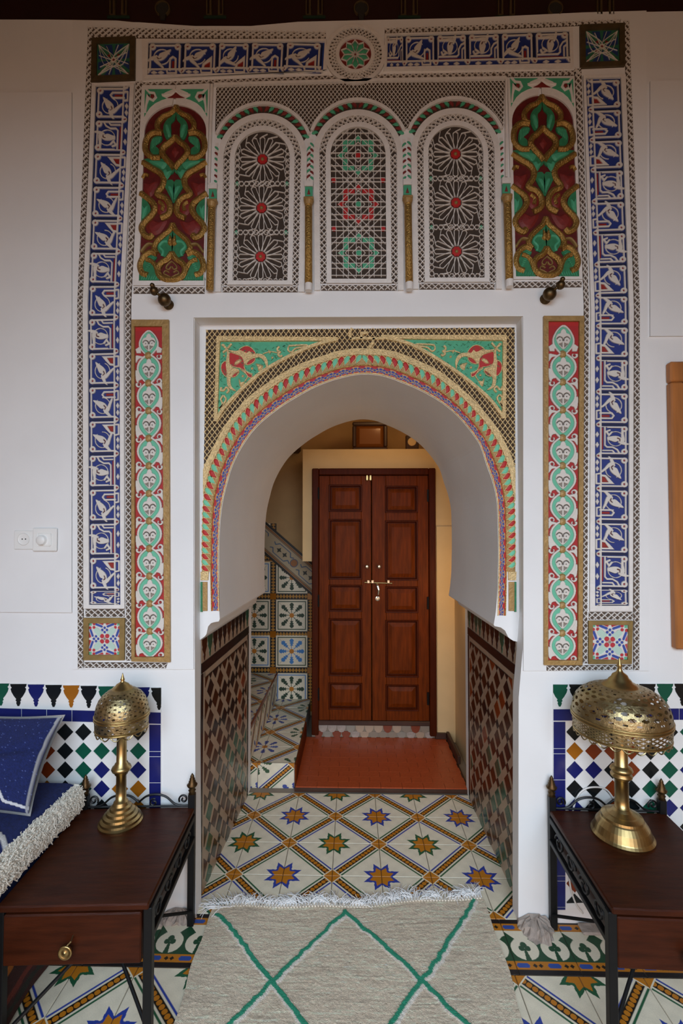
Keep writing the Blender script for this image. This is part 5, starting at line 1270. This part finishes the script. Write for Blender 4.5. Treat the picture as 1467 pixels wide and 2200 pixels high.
# ================================================================ ZELLIJ DADOES BEHIND THE TABLES
def main_dado(label, xa, xb, xcol, merl, mcol, field, cmap, side):
    """xa..xb px extent, xcol: blue border column, field: (x of first diamond, pitch, n, y rows)"""
    c = P((xa + xb) / 2, 1954); t = thing('tile_dado', (c[0], 0, 0), label, 'tile panel', 'mosaic dadoes behind the side tables')
    yl, yr = (1466, 1477) if side < 0 else (1470, 1467)
    Y = lambda x: yl + (yr - yl) * (x - xa) / (xb - xa)
    obj('white_ground', MB().poly([(xa, Y(xa)), (xb, Y(xb)), (xb, 1953), (xa, 1953)], .0005, .004), M['zwhite'], t)
    prof = [(.5, 0), (.47, .10), (.40, .16), (.47, .22), (.42, .36), (.27, .55), (.13, .68), (.17, .74), (.10, .80), (.13, .86), (.05, 1.0)]
    hw = merl[1] * .93
    for k in range(merl[2]):
        x = merl[0] + k * merl[1]; y0 = Y(x); pts = [(x + a * hw, y0 + b * 47) for a, b in prof] + [(x - a * hw, y0 + b * 47) for a, b in prof[::-1]]
        pts = [(min(max(px, xa), xb), py) for px, py in pts]
        obj('merlon_tile', MB().poly(pts, .003, .0062), M[mcol[k % len(mcol)]], t)
    # blue border: a row under the merlons and a column at the passage side
    x = xa
    while x < xb - 3:
        x2 = min(x + 54, xb); obj('border_tile', MB().poly([(x + .7, Y(x) + 53), (x2 - .7, Y(x2) + 53), (x2 - .7, Y(x2) + 77), (x + .7, Y(x) + 77)], .003, .0062), M['zblue'], t); x = x2
    y, k = Y(xcol[0]) + 79, 0
    while y < 1950:
        h = (58, 11, 56, 60, 30, 58)[k % 6]; y2 = min(y + h, 1953)
        obj('border_tile', MB().poly([(xcol[0], y + .7), (xcol[1], y + .7), (xcol[1], y2 - .7), (xcol[0], y2 - .7)], .003, .0062), M['zblue'], t); y = y2; k += 1
    f0, f1 = (xa, xcol[0] - 3) if side < 0 else (xcol[1] + 3, xb)
    x0, p, n, y0, pv = field; rr = random.Random(3)
    def dia(cx, cy, h, m):
        pts = [(cx - h, cy), (cx, cy - h * 1.04), (cx + h, cy), (cx, cy + h * 1.04)]
        o = []
        for i in range(4):                        # cut at the sides of the field
            a, b = np.array(pts[i - 1]), np.array(pts[i])
            for lim, s in ((f0, 1), (f1, -1)):
                if (a[0] - lim) * (b[0] - lim) < 0: o.append(tuple(a + (b - a) * (lim - a[0]) / (b[0] - a[0])))
            if f0 <= b[0] <= f1: o.append(tuple(b))
        ylim = Y(cx) + 79
        o = [(px, max(py, ylim)) for px, py in o if py < 1953]
        if len(o) >= 3 and max(q[1] for q in o) - min(q[1] for q in o) > 4: obj('tile', MB().poly(o, .003, .0062 + rr.uniform(-.0004, .0004)), M[m], t)
    cols = ['zblack', 'zgreen', 'zblue', 'zblack', 'zochre', 'zbrown']
    for r in range(10):
        for k in range(n):
            cx, cy = x0 + k * p, y0 + r * pv
            if cy > 1950: continue
            dia(cx, cy, p * .447, cmap[r][k] if r < len(cmap) and k < len(cmap[r]) else rr.choice(cols))
            dia(cx + p / 2, cy + pv / 2, p * .515, 'zwhite')
K_, G_, B_, O_, N_ = 'zblack', 'zgreen', 'zblue', 'zochre', 'zbrown'
main_dado('diamond mosaic dado with coloured merlon tiles behind the left side table', -60, 347, (322, 346), (-34, 37.7, 11), [K_, G_, K_, B_, K_, O_, K_, G_, K_, B_, K_], (-54, 39.1, 10, 1571.5, 40.6),
          [[B_, G_, K_, N_, K_, K_, K_, K_, K_, K_], [G_, B_, K_, N_, N_, K_, G_, G_, G_, G_], [B_, K_, G_, O_, N_, K_, G_, B_, B_, B_], [K_, K_, O_, N_, O_, K_, G_, B_, O_, O_]], -1)
main_dado('diamond mosaic dado with coloured merlon tiles behind the right side table', 1187, 1640, (1188, 1213), (1201, 37.6, 12), [G_, K_, B_, K_, O_, K_, G_, K_, B_, K_], (1233, 40.6, 10, 1571.5, 40.6),
          [[K_, K_, K_, N_, K_, K_, G_, G_], [O_, N_, N_, N_, K_, G_, G_, B_], [B_, B_, K_, N_, K_, G_, B_, B_], [K_, K_, N_, K_, G_, G_, B_, B_], [B_, K_, N_, K_, G_, B_, B_, G_], [K_, O_, N_, K_, G_, B_, K_, G_], [K_, N_, O_, K_, G_, G_, B_, B_], [O_, K_, N_, K_, G_, G_, B_, B_]], 1)

# ---------------------------------------------------------------- switches on the wall
t = thing('wall_socket', P(57, 1181), 'white wall socket with round recess left of the dimmer', 'socket')
def plate(x0, y0, x1, y1, d0, d1, name, par, m='plastic'):
    a, b = P(x0, y0), P(x1, y1); return obj(name, MB().bbox(a[0], b[0], -d1, -d0, b[2], a[2], .004), M[m], par)
plate(35, 1139, 82, 1181, 0.005, .016, 'plate', t)
c = P(57, 1158); obj('socket_well', MB().lathe([(.024, -.0155), (.026, -.0185), (.024, -.0185), (.0225, -.0165), (.0215, -.0162), (.0001, -.0162)], (c[0], 0, c[2]), 28, axis=1), M['plastic'], t, smooth=True)
for dx in (-3.5, 3.5):
    q = P(57 + dx, 1158); obj('pin_hole', MB().lathe([(.0028, -.0163), (.0028, -.0168), (.0001, -.0168)], (q[0], 0, q[2]), 10, axis=1), M['dark'], t)
t = thing('dimmer_switch', P(103, 1184), 'square white dimmer plate with a round knob beside the socket', 'switch')
plate(78, 1134, 128.5, 1184, 0.017, .025, 'plate', t); plate(89, 1145, 118, 1173, 0.024, .028, 'inner_plate', t)
c = P(100.5, 1160); obj('knob', MB().lathe([(.020, -.0275), (.0195, -.042), (.017, -.045), (.0001, -.045)], (c[0], 0, c[2]), 24, axis=1), M['plastic'], t, smooth=True)
obj('mounting_box', MB().box(P(82, 1150)[0], P(124, 1150)[0], -.018, -.004, P(100, 1180)[2], P(100, 1138)[2]), M['plastic'], t)

# ---------------------------------------------------------------- side tables of wood and wrought iron
def side_table(cx, cy, rot, label):
    t = thing('side_table', (cx, cy, 0), label, 'side table', 'wood and iron side tables', rot=(0, 0, rot))
    W, D, TZ = .450, .497, .466; x0, x1, y0, y1 = -W / 2, W / 2, -D / 2, D / 2
    def lo(name, mb, m, **k):                     # built in the table's own axes
        me, o = mb.mesh(name, m, k.pop('smooth', False)); q = bpy.data.objects.new(name, me); SC.collection.objects.link(q); par = k.pop('par', t); q.parent = par
        off = WLOC.get(par.name, np.zeros(3)); q.location = o - off; WLOC[q.name] = o; WL[q.name] = o; return tag(q, **k)
    WLOC = {}
    lo('table_top', MB().bbox(x0, x1, y0, y1, TZ - .02, TZ, .004), M['walnut'])
    box = lo('case', MB().box(x0 + .022, x1 - .022, y0 + .03, y1 - .03, .292, TZ - .022), M['darkwood'])
    dr = lo('drawer', MB().bbox(x0 + .017, x1 - .024, y0 + .008, y0 + .03, .284, TZ - .032, .004), M['walnut'])
    lo('pull_stem', MB().tube([(0, y0 + .009, .372), (0.003, y0 - .010, .369), (-.008, y0 - .012, .358)], .0022, 6), M['brassold'], par=dr)
    pc = (-.012, y0 - .012, .340); m = MB().lathe([(.0001, -.006), (.005, -.005), (.008, -.0025), (.014, -.003), (.017, -.005), (.0205, -.0035), (.0205, .002), (.0001, .003)], pc, 22, axis=1)
    lo('drawer_pull', m, M['brass'], par=dr, smooth=True)
    s = .013
    for (lx, ly) in ((x0 + .005, y0 + .022), (x1 - .005, y0 + .022)): lo('leg', MB().bbox(lx - s, lx + s, ly - s, ly + s, 0.0, TZ - .02, .002), M['iron'])
    for lx in (x0 + .012, x1 - .012):
        ly = y1 + .004; lg = lo('leg', MB().bbox(lx - s, lx + s, ly - s, ly + s, 0.0, TZ + .052, .002), M['iron'])
        lo('finial', MB().lathe([(.0001, TZ + .052), (.015, TZ + .052), (.011, TZ + .06), (.015, TZ + .066), (.010, TZ + .072), (.019, TZ + .082), (.021, TZ + .088), (.013, TZ + .096), (.014, TZ + .101), (.010, TZ + .106), (.011, TZ + .111), (.007, TZ + .116), (.008, TZ + .12), (.004, TZ + .128), (.0001, TZ + .134)], (lx, ly, 0), 16), M['brassdark'], par=lg, smooth=True)
    ly = y1 + .004
    def scroll(cx_, cz, r, a0, turns, sg): 
        th = np.linspace(0, turns * 2 * PI, 22); return [(cx_ + sg * r * (1 - .75 * k / 21) * math.cos(a0 + a), ly, cz + r * (1 - .75 * k / 21) * math.sin(a0 + a)) for k, a in enumerate(th)]
    g = MB()
    for sg in (-1, 1):
        b = sg * (W / 2 - .026)
        pts = [(b * .98, ly, TZ + .004), (b * .86, ly, TZ + .004), (b * .72, ly, TZ + .012), (b * .55, ly, TZ + .040), (b * .36, ly, TZ + .050), (b * .16, ly, TZ + .044), (0, ly, TZ + .02)]
        g.tube(spline(pts, 5), .0042, 6); g.tube(scroll(b * .9, TZ + .03, .019, -.6, 1.25, -sg), .0038, 6); g.tube(scroll(b * .30, TZ + .018, .016, 1.2, 1.2, sg), .0036, 6)
    g.tube([(x0 + .012, ly, TZ + .0035), (x1 - .012, ly, TZ + .0035)], .004, 6)
    lo('gallery_scrolls', g, M['iron'])
    for lx in (x0 + .003, x1 - .003):
        lo('side_rail', MB().bbox(lx - .008, lx + .008, y0 + .03, y1 - .008, TZ - .045, TZ - .022, .002), M['iron']); lo('side_rail', MB().bbox(lx - .008, lx + .008, y0 + .03, y1 - .008, .338, .356, .002), M['iron'])
        for k in range(4):
            g = MB()
            cy_ = y0 + .09 + k * .105; th = np.linspace(0, 2.6 * PI, 24)
            g.tube([(lx, cy_ + .036 * (1 - .65 * i / 23) * math.cos(a) * (1 if k % 2 else -1), .389 + .030 * (1 - .65 * i / 23) * math.sin(a)) for i, a in enumerate(th)], .0045, 6)
            lo('side_scroll', g, M['iron'])
    for sx, sy in ((-1, -1), (1, -1), (-1, 1), (1, 1)): lo('cross_brace', MB().tube([(sx * (W / 2 - .006), sy * (D / 2 - .03) + (.02 if sy > 0 else 0), .06), (sx * .02, sy * .025, .20)], .006, 8), M['iron'])
    lo('brace_boss', MB().lathe([(.0001, .185), (.02, .19), (.022, .2), (.02, .21), (.0001, .216)], (0, 0, 0), 14), M['iron'])
    return t
side_table(-.850, -.304, math.radians(2.8), 'reddish brown side table with black iron legs left of the arch, beside the sofa')
side_table(1.003, -.285, math.radians(-1.8), 'reddish brown side table with black iron legs right of the arch')

# ---------------------------------------------------------------- pierced brass lamps
def pierced(prof, K, hole, c, k0=0):
    """shell of revolution with cells left open where hole(row, col) says so"""
    mb = MB(); v = []; n = len(prof)
    for (r, h) in prof:
        for j in range(K): a = 2 * PI * j / K; v.append((c[0] + r * math.cos(a), c[1] + r * math.sin(a), c[2] + h))
    f = [(i * K + j, i * K + (j + 1) % K, (i + 1) * K + (j + 1) % K, (i + 1) * K + j) for i in range(n - 1) for j in range(K) if not hole(i, j)]
    used = sorted({q for s in f for q in s}); mp = {q: k for k, q in enumerate(used)}
    return mb.add([v[q] for q in used], [tuple(mp[q] for q in s) for s in f])
def refine(prof, n): return [tuple(q) for q in resample(prof, n)]
def brass_lamp(loc, label, base, stem, tail, band, dome, cap, K, hb, hd, scal, rs):
    t = thing('table_lamp', loc, label, 'table lamp', 'pierced brass table lamps'); L = np.array(loc)
    obj('base', MB().lathe(base, L, 48), M['brass'], t, smooth=False)
    obj('stem', MB().lathe(stem, L, 32), M['brass'], t, smooth=True)
    sh = obj('lamp_shade', pierced(refine(dome, 56), K, hd, L), M['brassold'], t)
    obj('shade_band', pierced(refine(band, 26), K, hb, L), M['brassold'], sh)
    r1, h1 = band[-1]; r0, h0 = band[0]
    for (r, h) in ((r1, h1), (r1 * .998, h1 - .010), (r0, h0)):
        obj('shade_bead', MB().tube([(L[0] + (r + .001) * math.cos(a), L[1] + (r + .001) * math.sin(a), L[2] + h) for a in np.linspace(0, 2 * PI, 64, endpoint=False)], .0032, 6, closed=True), M['brass'], sh, smooth=True)
    g = MB()
    for k in range(scal):
        a0 = 2 * PI * k / scal; w = PI / scal
        g.tube([(L[0] + r0 * math.cos(a0 + w * u), L[1] + r0 * math.sin(a0 + w * u), L[2] + h0 - rs * math.cos(u * PI / 2)) for u in np.linspace(-1, 1, 7)], .0024, 5)
    obj('scalloped_rim', g, M['brassold'], sh, kind='stuff')
    obj('cap_finial', MB().lathe(cap, L, 28), M['brass'], sh, smooth=True)
    for k in range(3):
        a = 2 * PI * k / 3 + .4; obj('shade_arm', MB().tube([(L[0], L[1], L[2] + tail), (L[0] + r0 * .98 * math.cos(a), L[1] + r0 * .98 * math.sin(a), L[2] + h0 + .004)], .0025, 5), M['brassdark'], t)
    obj('bulb', MB().lathe([(.0001, tail + .1), (.018, tail + .09), (.026, tail + .065), (.022, tail + .035), (.013, tail + .01), (.012, tail - .01)], L, 18), M['plastic'], t, smooth=True)
    return t
g1 = G(262, 1762, .466)
def hd1(i, j):                                     # small scattered piercings
    if i < 3 or i > 46: return False
    r = (i - 3) // 4; w = (i - 3) % 4
    return w in (1, 2, 3) and ((j + (r % 2) * 4) % 8) in (((2, 3, 4) if w == 2 else (3,)) if r % 3 else (2, 3))
def hb1(i, j): return 4 <= i <= 21 and ((i - 4) % 6) in (1, 2, 3) and ((j + ((i - 4) // 6 % 2) * 3) % 6) in ((1, 2, 3) if (i - 4) % 6 == 2 else (2,))
brass_lamp((g1[0], g1[1] - .010, .4665), 'slim brass lamp with small domed pierced shade on the left side table',
    [(.0001, 0), (.079, 0), (.080, .005), (.074, .010), (.073, .018), (.064, .024), (.062, .032), (.052, .037), (.050, .046), (.040, .051), (.038, .060), (.030, .066), (.026, .078), (.020, .084), (.0001, .084)],
    [(.0195, .080), (.0185, .12), (.0185, .178), (.024, .182), (.025, .188), (.033, .194), (.0365, .202), (.033, .210), (.025, .216), (.024, .222), (.0185, .226), (.0180, .325), (.022, .335), (.031, .345), (.033, .353), (.024, .36), (.0001, .36)], .356,
    [(.0925, .358), (.0955, .366), (.0965, .39), (.0965, .410)], [(.0965, .410), (.0960, .425), (.092, .447), (.084, .467), (.071, .485), (.053, .499), (.038, .506)],
    [(.041, .503), (.034, .512), (.027, .516), (.022, .523), (.011, .529), (.006, .535), (.0085, .540), (.006, .545), (.0045, .551), (.0025, .560), (.0001, .566)], 128, hb1, hd1, 14, .016)
g2 = G(1333, 1777, .466)
def hd2(i, j):                                     # honeycomb of round piercings
    if i < 4 or i > 50: return False
    r, w = divmod(i - 4, 6); u = (j + (r % 2) * 4) % 8
    if r >= 7: return w in (2, 3) and u in (2, 3)
    return (w in (1, 4) and u in (2, 3, 4)) or (w in (2, 3) and u in (1, 2, 3, 4, 5)) if r in (1, 2, 4, 5) else (w in (2, 3) and u in (2, 3, 4))
def hb2(i, j):                                     # diagonal trellis
    if i < 3 or i > 20: return False
    s = (j // 24) % 3
    return ((i + j) % 6 in (1, 2, 3)) and ((i - j) % 6 in (1, 2, 3)) if s != 1 else ((i + j) % 4 in (1, 2) and (i - j) % 4 == 1)
brass_lamp((g2[0] - .018, -.181, .4665), 'tall brass lamp with wide openwork dome shade on the right side table',
    [(.0001, 0), (.103, 0), (.105, .006), (.099, .013), (.097, .016), (.088, .040), (.075, .058), (.071, .062), (.069, .070), (.055, .078), (.050, .080), (.034, .090), (.026, .098), (.0001, .098)],
    [(.0245, .095), (.0235, .13), (.0235, .200), (.029, .204), (.036, .212), (.037, .218), (.030, .224), (.033, .230), (.039, .236), (.036, .243), (.027, .250), (.0225, .254), (.0220, .36), (.026, .385), (.028, .395), (.0001, .40)], .396,
    [(.158, .374), (.161, .384), (.163, .408), (.164, .434)], [(.164, .434), (.1635, .447), (.160, .470), (.150, .494), (.133, .514), (.110, .529), (.085, .538), (.060, .543)],
    [(.063, .541), (.055, .551), (.042, .557), (.037, .566), (.030, .572), (.025, .583), (.012, .592), (.008, .602), (.007, .610), (.0105, .616), (.007, .622), (.005, .629), (.003, .641), (.0001, .648)], 192, hb2, hd2, 26, .014)
cb = [P(1322, 1722, -.0125), P(1303, 1697, -.0125), P(1280, 1691, -.0125), P(1255, 1696, -.0125), P(1238, 1716, -.0125), P(1228, 1760, -.0125), P(1224, 1850, -.0125), P(1224, 1898, -.0125), P(1236, 1940, -.0125), P(1252, 1962, -.012)]
tag(obj('power_cord', MB().tube(spline(cb, 6), .0036, 6), M['cable'], smooth=True), 'thin white lamp cord looping behind the right side table', 'cord')

# ---------------------------------------------------------------- flat woven rug with its fringe
RX0, RX1, RYF, RYN, RZ = -.580, .555, .070, -1.06, .006
rg = Cv((RX1 - RX0) * 1000, (RYF - RYN) * 1000, 3.6, '#e2d0b8')
nz = RNG.normal(0, 1, rg.H.shape); k = np.ones(9) / 9
st = np.apply_along_axis(lambda r: np.convolve(r, k, 'same'), 1, nz); st2 = np.apply_along_axis(lambda r: np.convolve(r, np.ones(31) / 31, 'same'), 1, RNG.normal(0, 1, rg.H.shape))
rg.C[..., :3] *= (1 + .30 * st + .55 * st2)[..., None]; rg.C[..., :3] = np.clip(rg.C[..., :3], .05, .8)
def rugp(x, y): g = G(x, y, RZ); return ((g[0] - RX0) * 1000, (RYF - g[1]) * 1000)
zig = [[(474, 1955), (585, 2108), (655, 2205)], [(742, 1955), (585, 2108), (482, 2205)], [(742, 1955), (905, 2105), (1010, 2205)], [(1020, 1950), (905, 2105), (835, 2205)]]
ext = lambda p: p + [(p[-1][0] + (p[-1][0] - p[-2][0]) * 1.6, p[-1][1] + (p[-1][1] - p[-2][1]) * 1.6)]
wob = lambda p: [(q[0] + RNG.normal(0, 3.0), q[1] + RNG.normal(0, 1.5)) for q in resample(p, 40)]
lines = [wob([rugp(*q) for q in ext(p)]) for p in zig]
for l in lines: rg.line([(x + 9, y + 9) for x, y in l], 17, '#eee6da', .0015)
for l in lines: rg.line([(x - 7, y + 7) for x, y in l], 11, '#e6ddd0', .0015)
for l in lines: rg.line(l, 17, '#2f9a78', .0022)
rg.grain(.07)
RUGT = thing('rug', (0, RYF, 0), 'beige flat woven wool rug with green zigzag diamonds and white fringe before the arch', 'rug')
def rpos(p, h):
    x, y = p[..., 0] / 1000, p[..., 1] / 1000
    wob_ = .006 * np.sin(y * 9) + .004 * np.sin(y * 23 + 1); e = (x / (RX1 - RX0) - .5) * 2
    far = .010 * np.sin(x * 7 + .6) + .006 * np.sin(x * 17) + .070 * (x - .57)
    return np.stack([RX0 + x + wob_ * e, RYF - y + far * np.clip(1 - y / .3, 0, 1), RZ + h + .002 * np.sin(x * 11 + y * 6) + .0008 * RNG.normal(0, 1, x.shape)], -1)
place('woven_field', cvmesh('woven_field', rg, rpos, M['weave']), (0, 0, 0), RUGT)
mb = MB(); rr = random.Random(11)
for i in range(620):
    u = rr.random(); x = RX0 + u * (RX1 - RX0); cl = math.sin(u * 47) * .5 + math.sin(u * 19 + 1) * .5
    y = RYF + .010 * math.sin((x - RX0) * 7 + .6) + .006 * math.sin((x - RX0) * 17) + .070 * (x - RX0 - .57)
    L = (.05 + .035 * rr.random()) * (1 + .35 * cl); a = PI / 2 + rr.gauss(0, .5) + .6 * cl + (.9 if u < .04 else 0); b = rr.gauss(0, .6)
    p = [np.array([x, y, RZ])]
    for s in range(4): a2 = a + b * s * .4; p.append(p[-1] + np.array([math.cos(a2), math.sin(a2), 0]) * L / 4 + np.array([0, 0, (.004, .004, -.004, -.004)[s] * rr.random() * 2]))
    p = [np.array([q[0], q[1], max(q[2], .0035)]) for q in p]; mb.tube(p, [.0019, .0017, .0016, .0014, .0008], 4)
obj('fringe', mb, M['fringe'], RUGT, kind='stuff')
mb = MB()
for i in range(90):
    x = RX0 + .01 + i * (RX1 - RX0 - .02) / 89; y = RYF + .010 * math.sin((x - RX0) * 7 + .6) + .006 * math.sin((x - RX0) * 17) + .070 * (x - RX0 - .57); mb.tube([(x, y - .008, RZ + .002), (x + .002, y + .006, RZ + .003)], .0045, 5)
obj('fringe_knots', mb, M['wool'], RUGT, kind='stuff')

# ---------------------------------------------------------------- blue sofa at the left edge
SX = -1.105
SOFA = thing('sofa', (-1.68, -.85, 0), 'low blue bench sofa with a shaggy cream edge at the far left', 'sofa')
bs = Cv(1500, 300, 6, '#3a1712'); X, Y = bs.P[..., 0], bs.P[..., 1]
for k, c_ in enumerate(('#8a3018', '#5a1a14', '#b0661e', '#3a1410', '#6e2a1c', '#24241c')): bs.put((Y > 20 + k * 46) & (Y < 52 + k * 46) & (np.abs((X + k * 30) % 120 - 60) * .45 < np.abs((Y % 46) - 8) + 8), c_)
bs.grain(.15)
place('kilim_skirt', cvmesh('kilim_skirt', bs, lambda p, h: np.stack([np.full(p.shape[:2], SX + .004) + .006 * np.sin(p[..., 0] * .02), -.10 - p[..., 0] / 1000, .31 - p[..., 1] / 1000], -1), M['weave']), (0, 0, 0), SOFA)
obj('base', MB().bbox(-2.26, SX - .004, -1.62, -.075, 0.0, .34, .01), M['darkwood'], SOFA)
cv = Cv(1160, 1540, 7, '#16245c'); nzz = RNG.normal(0, 1, cv.H.shape); cv.C[..., :3] *= (1 + .16 * nzz)[..., None]
def sp(x, y): g = G(x, y, .565); return ((g[0] + 2.258) * 1000, (-.07 - g[1]) * 1000)
l1 = [sp(*q) for q in ((-90, 1700), (-60, 1760), (-20, 1780), (2, 1800), (16, 1822), (24, 1838), (6, 1852), (-30, 1875), (-90, 1900), (-150, 1960))]
cv.line(l1, 17, '#dcd8d4', .004); cv.C = np.clip(cv.C, 0, 1)
def seatpos(p, h):
    x, y = p[..., 0], p[..., 1]; e = np.clip((1160 - x) / 60, 0, 1); return np.stack([-2.258 + x / 1000, -.07 - y / 1000, .568 + h - .03 * (1 - np.sqrt(np.clip(1 - (1 - e) ** 2, 0, 1))) + .004 * np.sin(x * .012) * np.sin(y * .009)], -1)
place('seat_cover', cvmesh('seat_cover', cv, seatpos, M['weave'], True), (0, 0, 0), SOFA)
obj('mattress', MB().bbox(-2.26, SX - .004, -1.615, -.072, .345, .558, .02), mat('sofa_blue', lin('#16245a'), .95, noise=.1, nscale=80, bump=.5, bscale=200), SOFA)
# shaggy edge: a lumpy roll and its loops of wool
mb = MB(); yy = np.linspace(-.10, -1.6, 110); ring = 14; v = []
for i, y in enumerate(yy):
    for j in range(ring):
        a = 2 * PI * j / ring; r = 1 + RNG.normal(0, .10); v.append((SX + .018 + .028 * math.cos(a) * r, y, .528 + .045 * math.sin(a) * r * (1.0 if math.sin(a) > 0 else (1.0 if y > -.575 else 4.6))))
mb.add(v, [(i * ring + j, i * ring + (j + 1) % ring, (i + 1) * ring + (j + 1) % ring, (i + 1) * ring + j) for i in range(len(yy) - 1) for j in range(ring)] + [tuple(range(ring))])
obj('shaggy_edge', mb, M['wool'], SOFA, smooth=True)
mb = MB(); rr = random.Random(2)
for i in range(9000):
    y = rr.uniform(-1.4, -.102); a = rr.uniform(-1.5, 2.6); low = y < -.575
    b_ = np.array([SX + .018 + .028 * math.cos(a), y, .528 + .045 * math.sin(a) * (1 if math.sin(a) > 0 or not low else 4.6)]); nrm = np.array([math.cos(a), rr.gauss(0, .5), math.sin(a) * .6 - .25]); nrm /= np.linalg.norm(nrm)
    tt = np.array([rr.gauss(0, .4), rr.gauss(0, 1), rr.gauss(-.3, .8)]); L = rr.uniform(.004, .008)
    mb.tube([b_, b_ + nrm * L * .7 + tt * L * .3, b_ + nrm * L * .8 + tt * L * .9, b_ + nrm * L * .2 + tt * L * 1.2], [.0021, .002, .0018, .001], 4)
obj('wool_loops', mb, M['wool'], SOFA, kind='stuff')

# cushion that leans on the tiled wall
TRc, BRc = P(133, 1540, -.11), G(66, 1748, .584)
wv = np.array([-.43, 0.012, .0]); TLc, BLc = TRc + wv, BRc + wv * 1.02
nrm = np.cross(wv, BRc - TRc); nrm /= np.linalg.norm(nrm)
if nrm[1] > 0: nrm = -nrm
CUSH = thing('cushion', (BRc + BLc) / 2, 'blue cushion with white yarn zigzag and pale back leaning on the sofa', 'cushion')
def pill(sign, grow, th):
    def f(p, h):
        u, v_ = p[..., 0] / 200, p[..., 1] / 180
        pin = lambda s: .045 * np.sin(PI * s)                # sides pull in between the corners
        uu = (u - .5) * (1 - pin(v_) * 2 + grow) + .5; vv = (v_ - .5) * (1 - pin(u) * 1.6 + grow) + .5
        q = TLc + (TRc - TLc) * uu[..., None] + (BLc - TLc) * vv[..., None]
        b = np.clip((1 - (2 * u - 1) ** 2) * (1 - (2 * v_ - 1) ** 2), 0, 1) ** .42
        wr = .010 * np.sin(u * 5 + v_ * 9) * b + .018 * b * np.exp(-((v_ - .42 + .25 * (u - .7)) / .05) ** 2) * -1 * (u > .35)
        return q + nrm * ((sign * th * b + (wr if sign > 0 else 0) + h))[..., None]
    return f
cf = Cv(200, 180, 1.5, '#16235a'); X, Y = cf.P[..., 0], cf.P[..., 1]
cf.C[..., :3] *= (1 + .18 * RNG.normal(0, 1, cf.H.shape))[..., None]; sp_ = RNG.random(cf.H.shape) < .02; cf.put(sp_ & (Y % 9 < 6), '#5f70b0')
cf.line([(60, 158), (100, 140), (130, 120), (150, 150), (160, 165), (178, 168), (200, 172)], 5, '#dcdce0', .003); cf.line([(197, 0), (198, 180)], 3.2, '#a8a8ac'); cf.line([(0, 1), (200, 1)], 3, '#c8c8cc'); cf.C = np.clip(cf.C, 0, 1)
place('front_cover', cvmesh('front_cover', cf, pill(1, 0, .060), M['weave'], True), (0, 0, 0), CUSH)
cb_ = Cv(200, 180, 4, '#b9b6b4'); place('back_cover', cvmesh('back_cover', cb_, pill(-1, .05, .055), M['weave'], True), (0, 0, 0), CUSH, label='pale grey back cover')
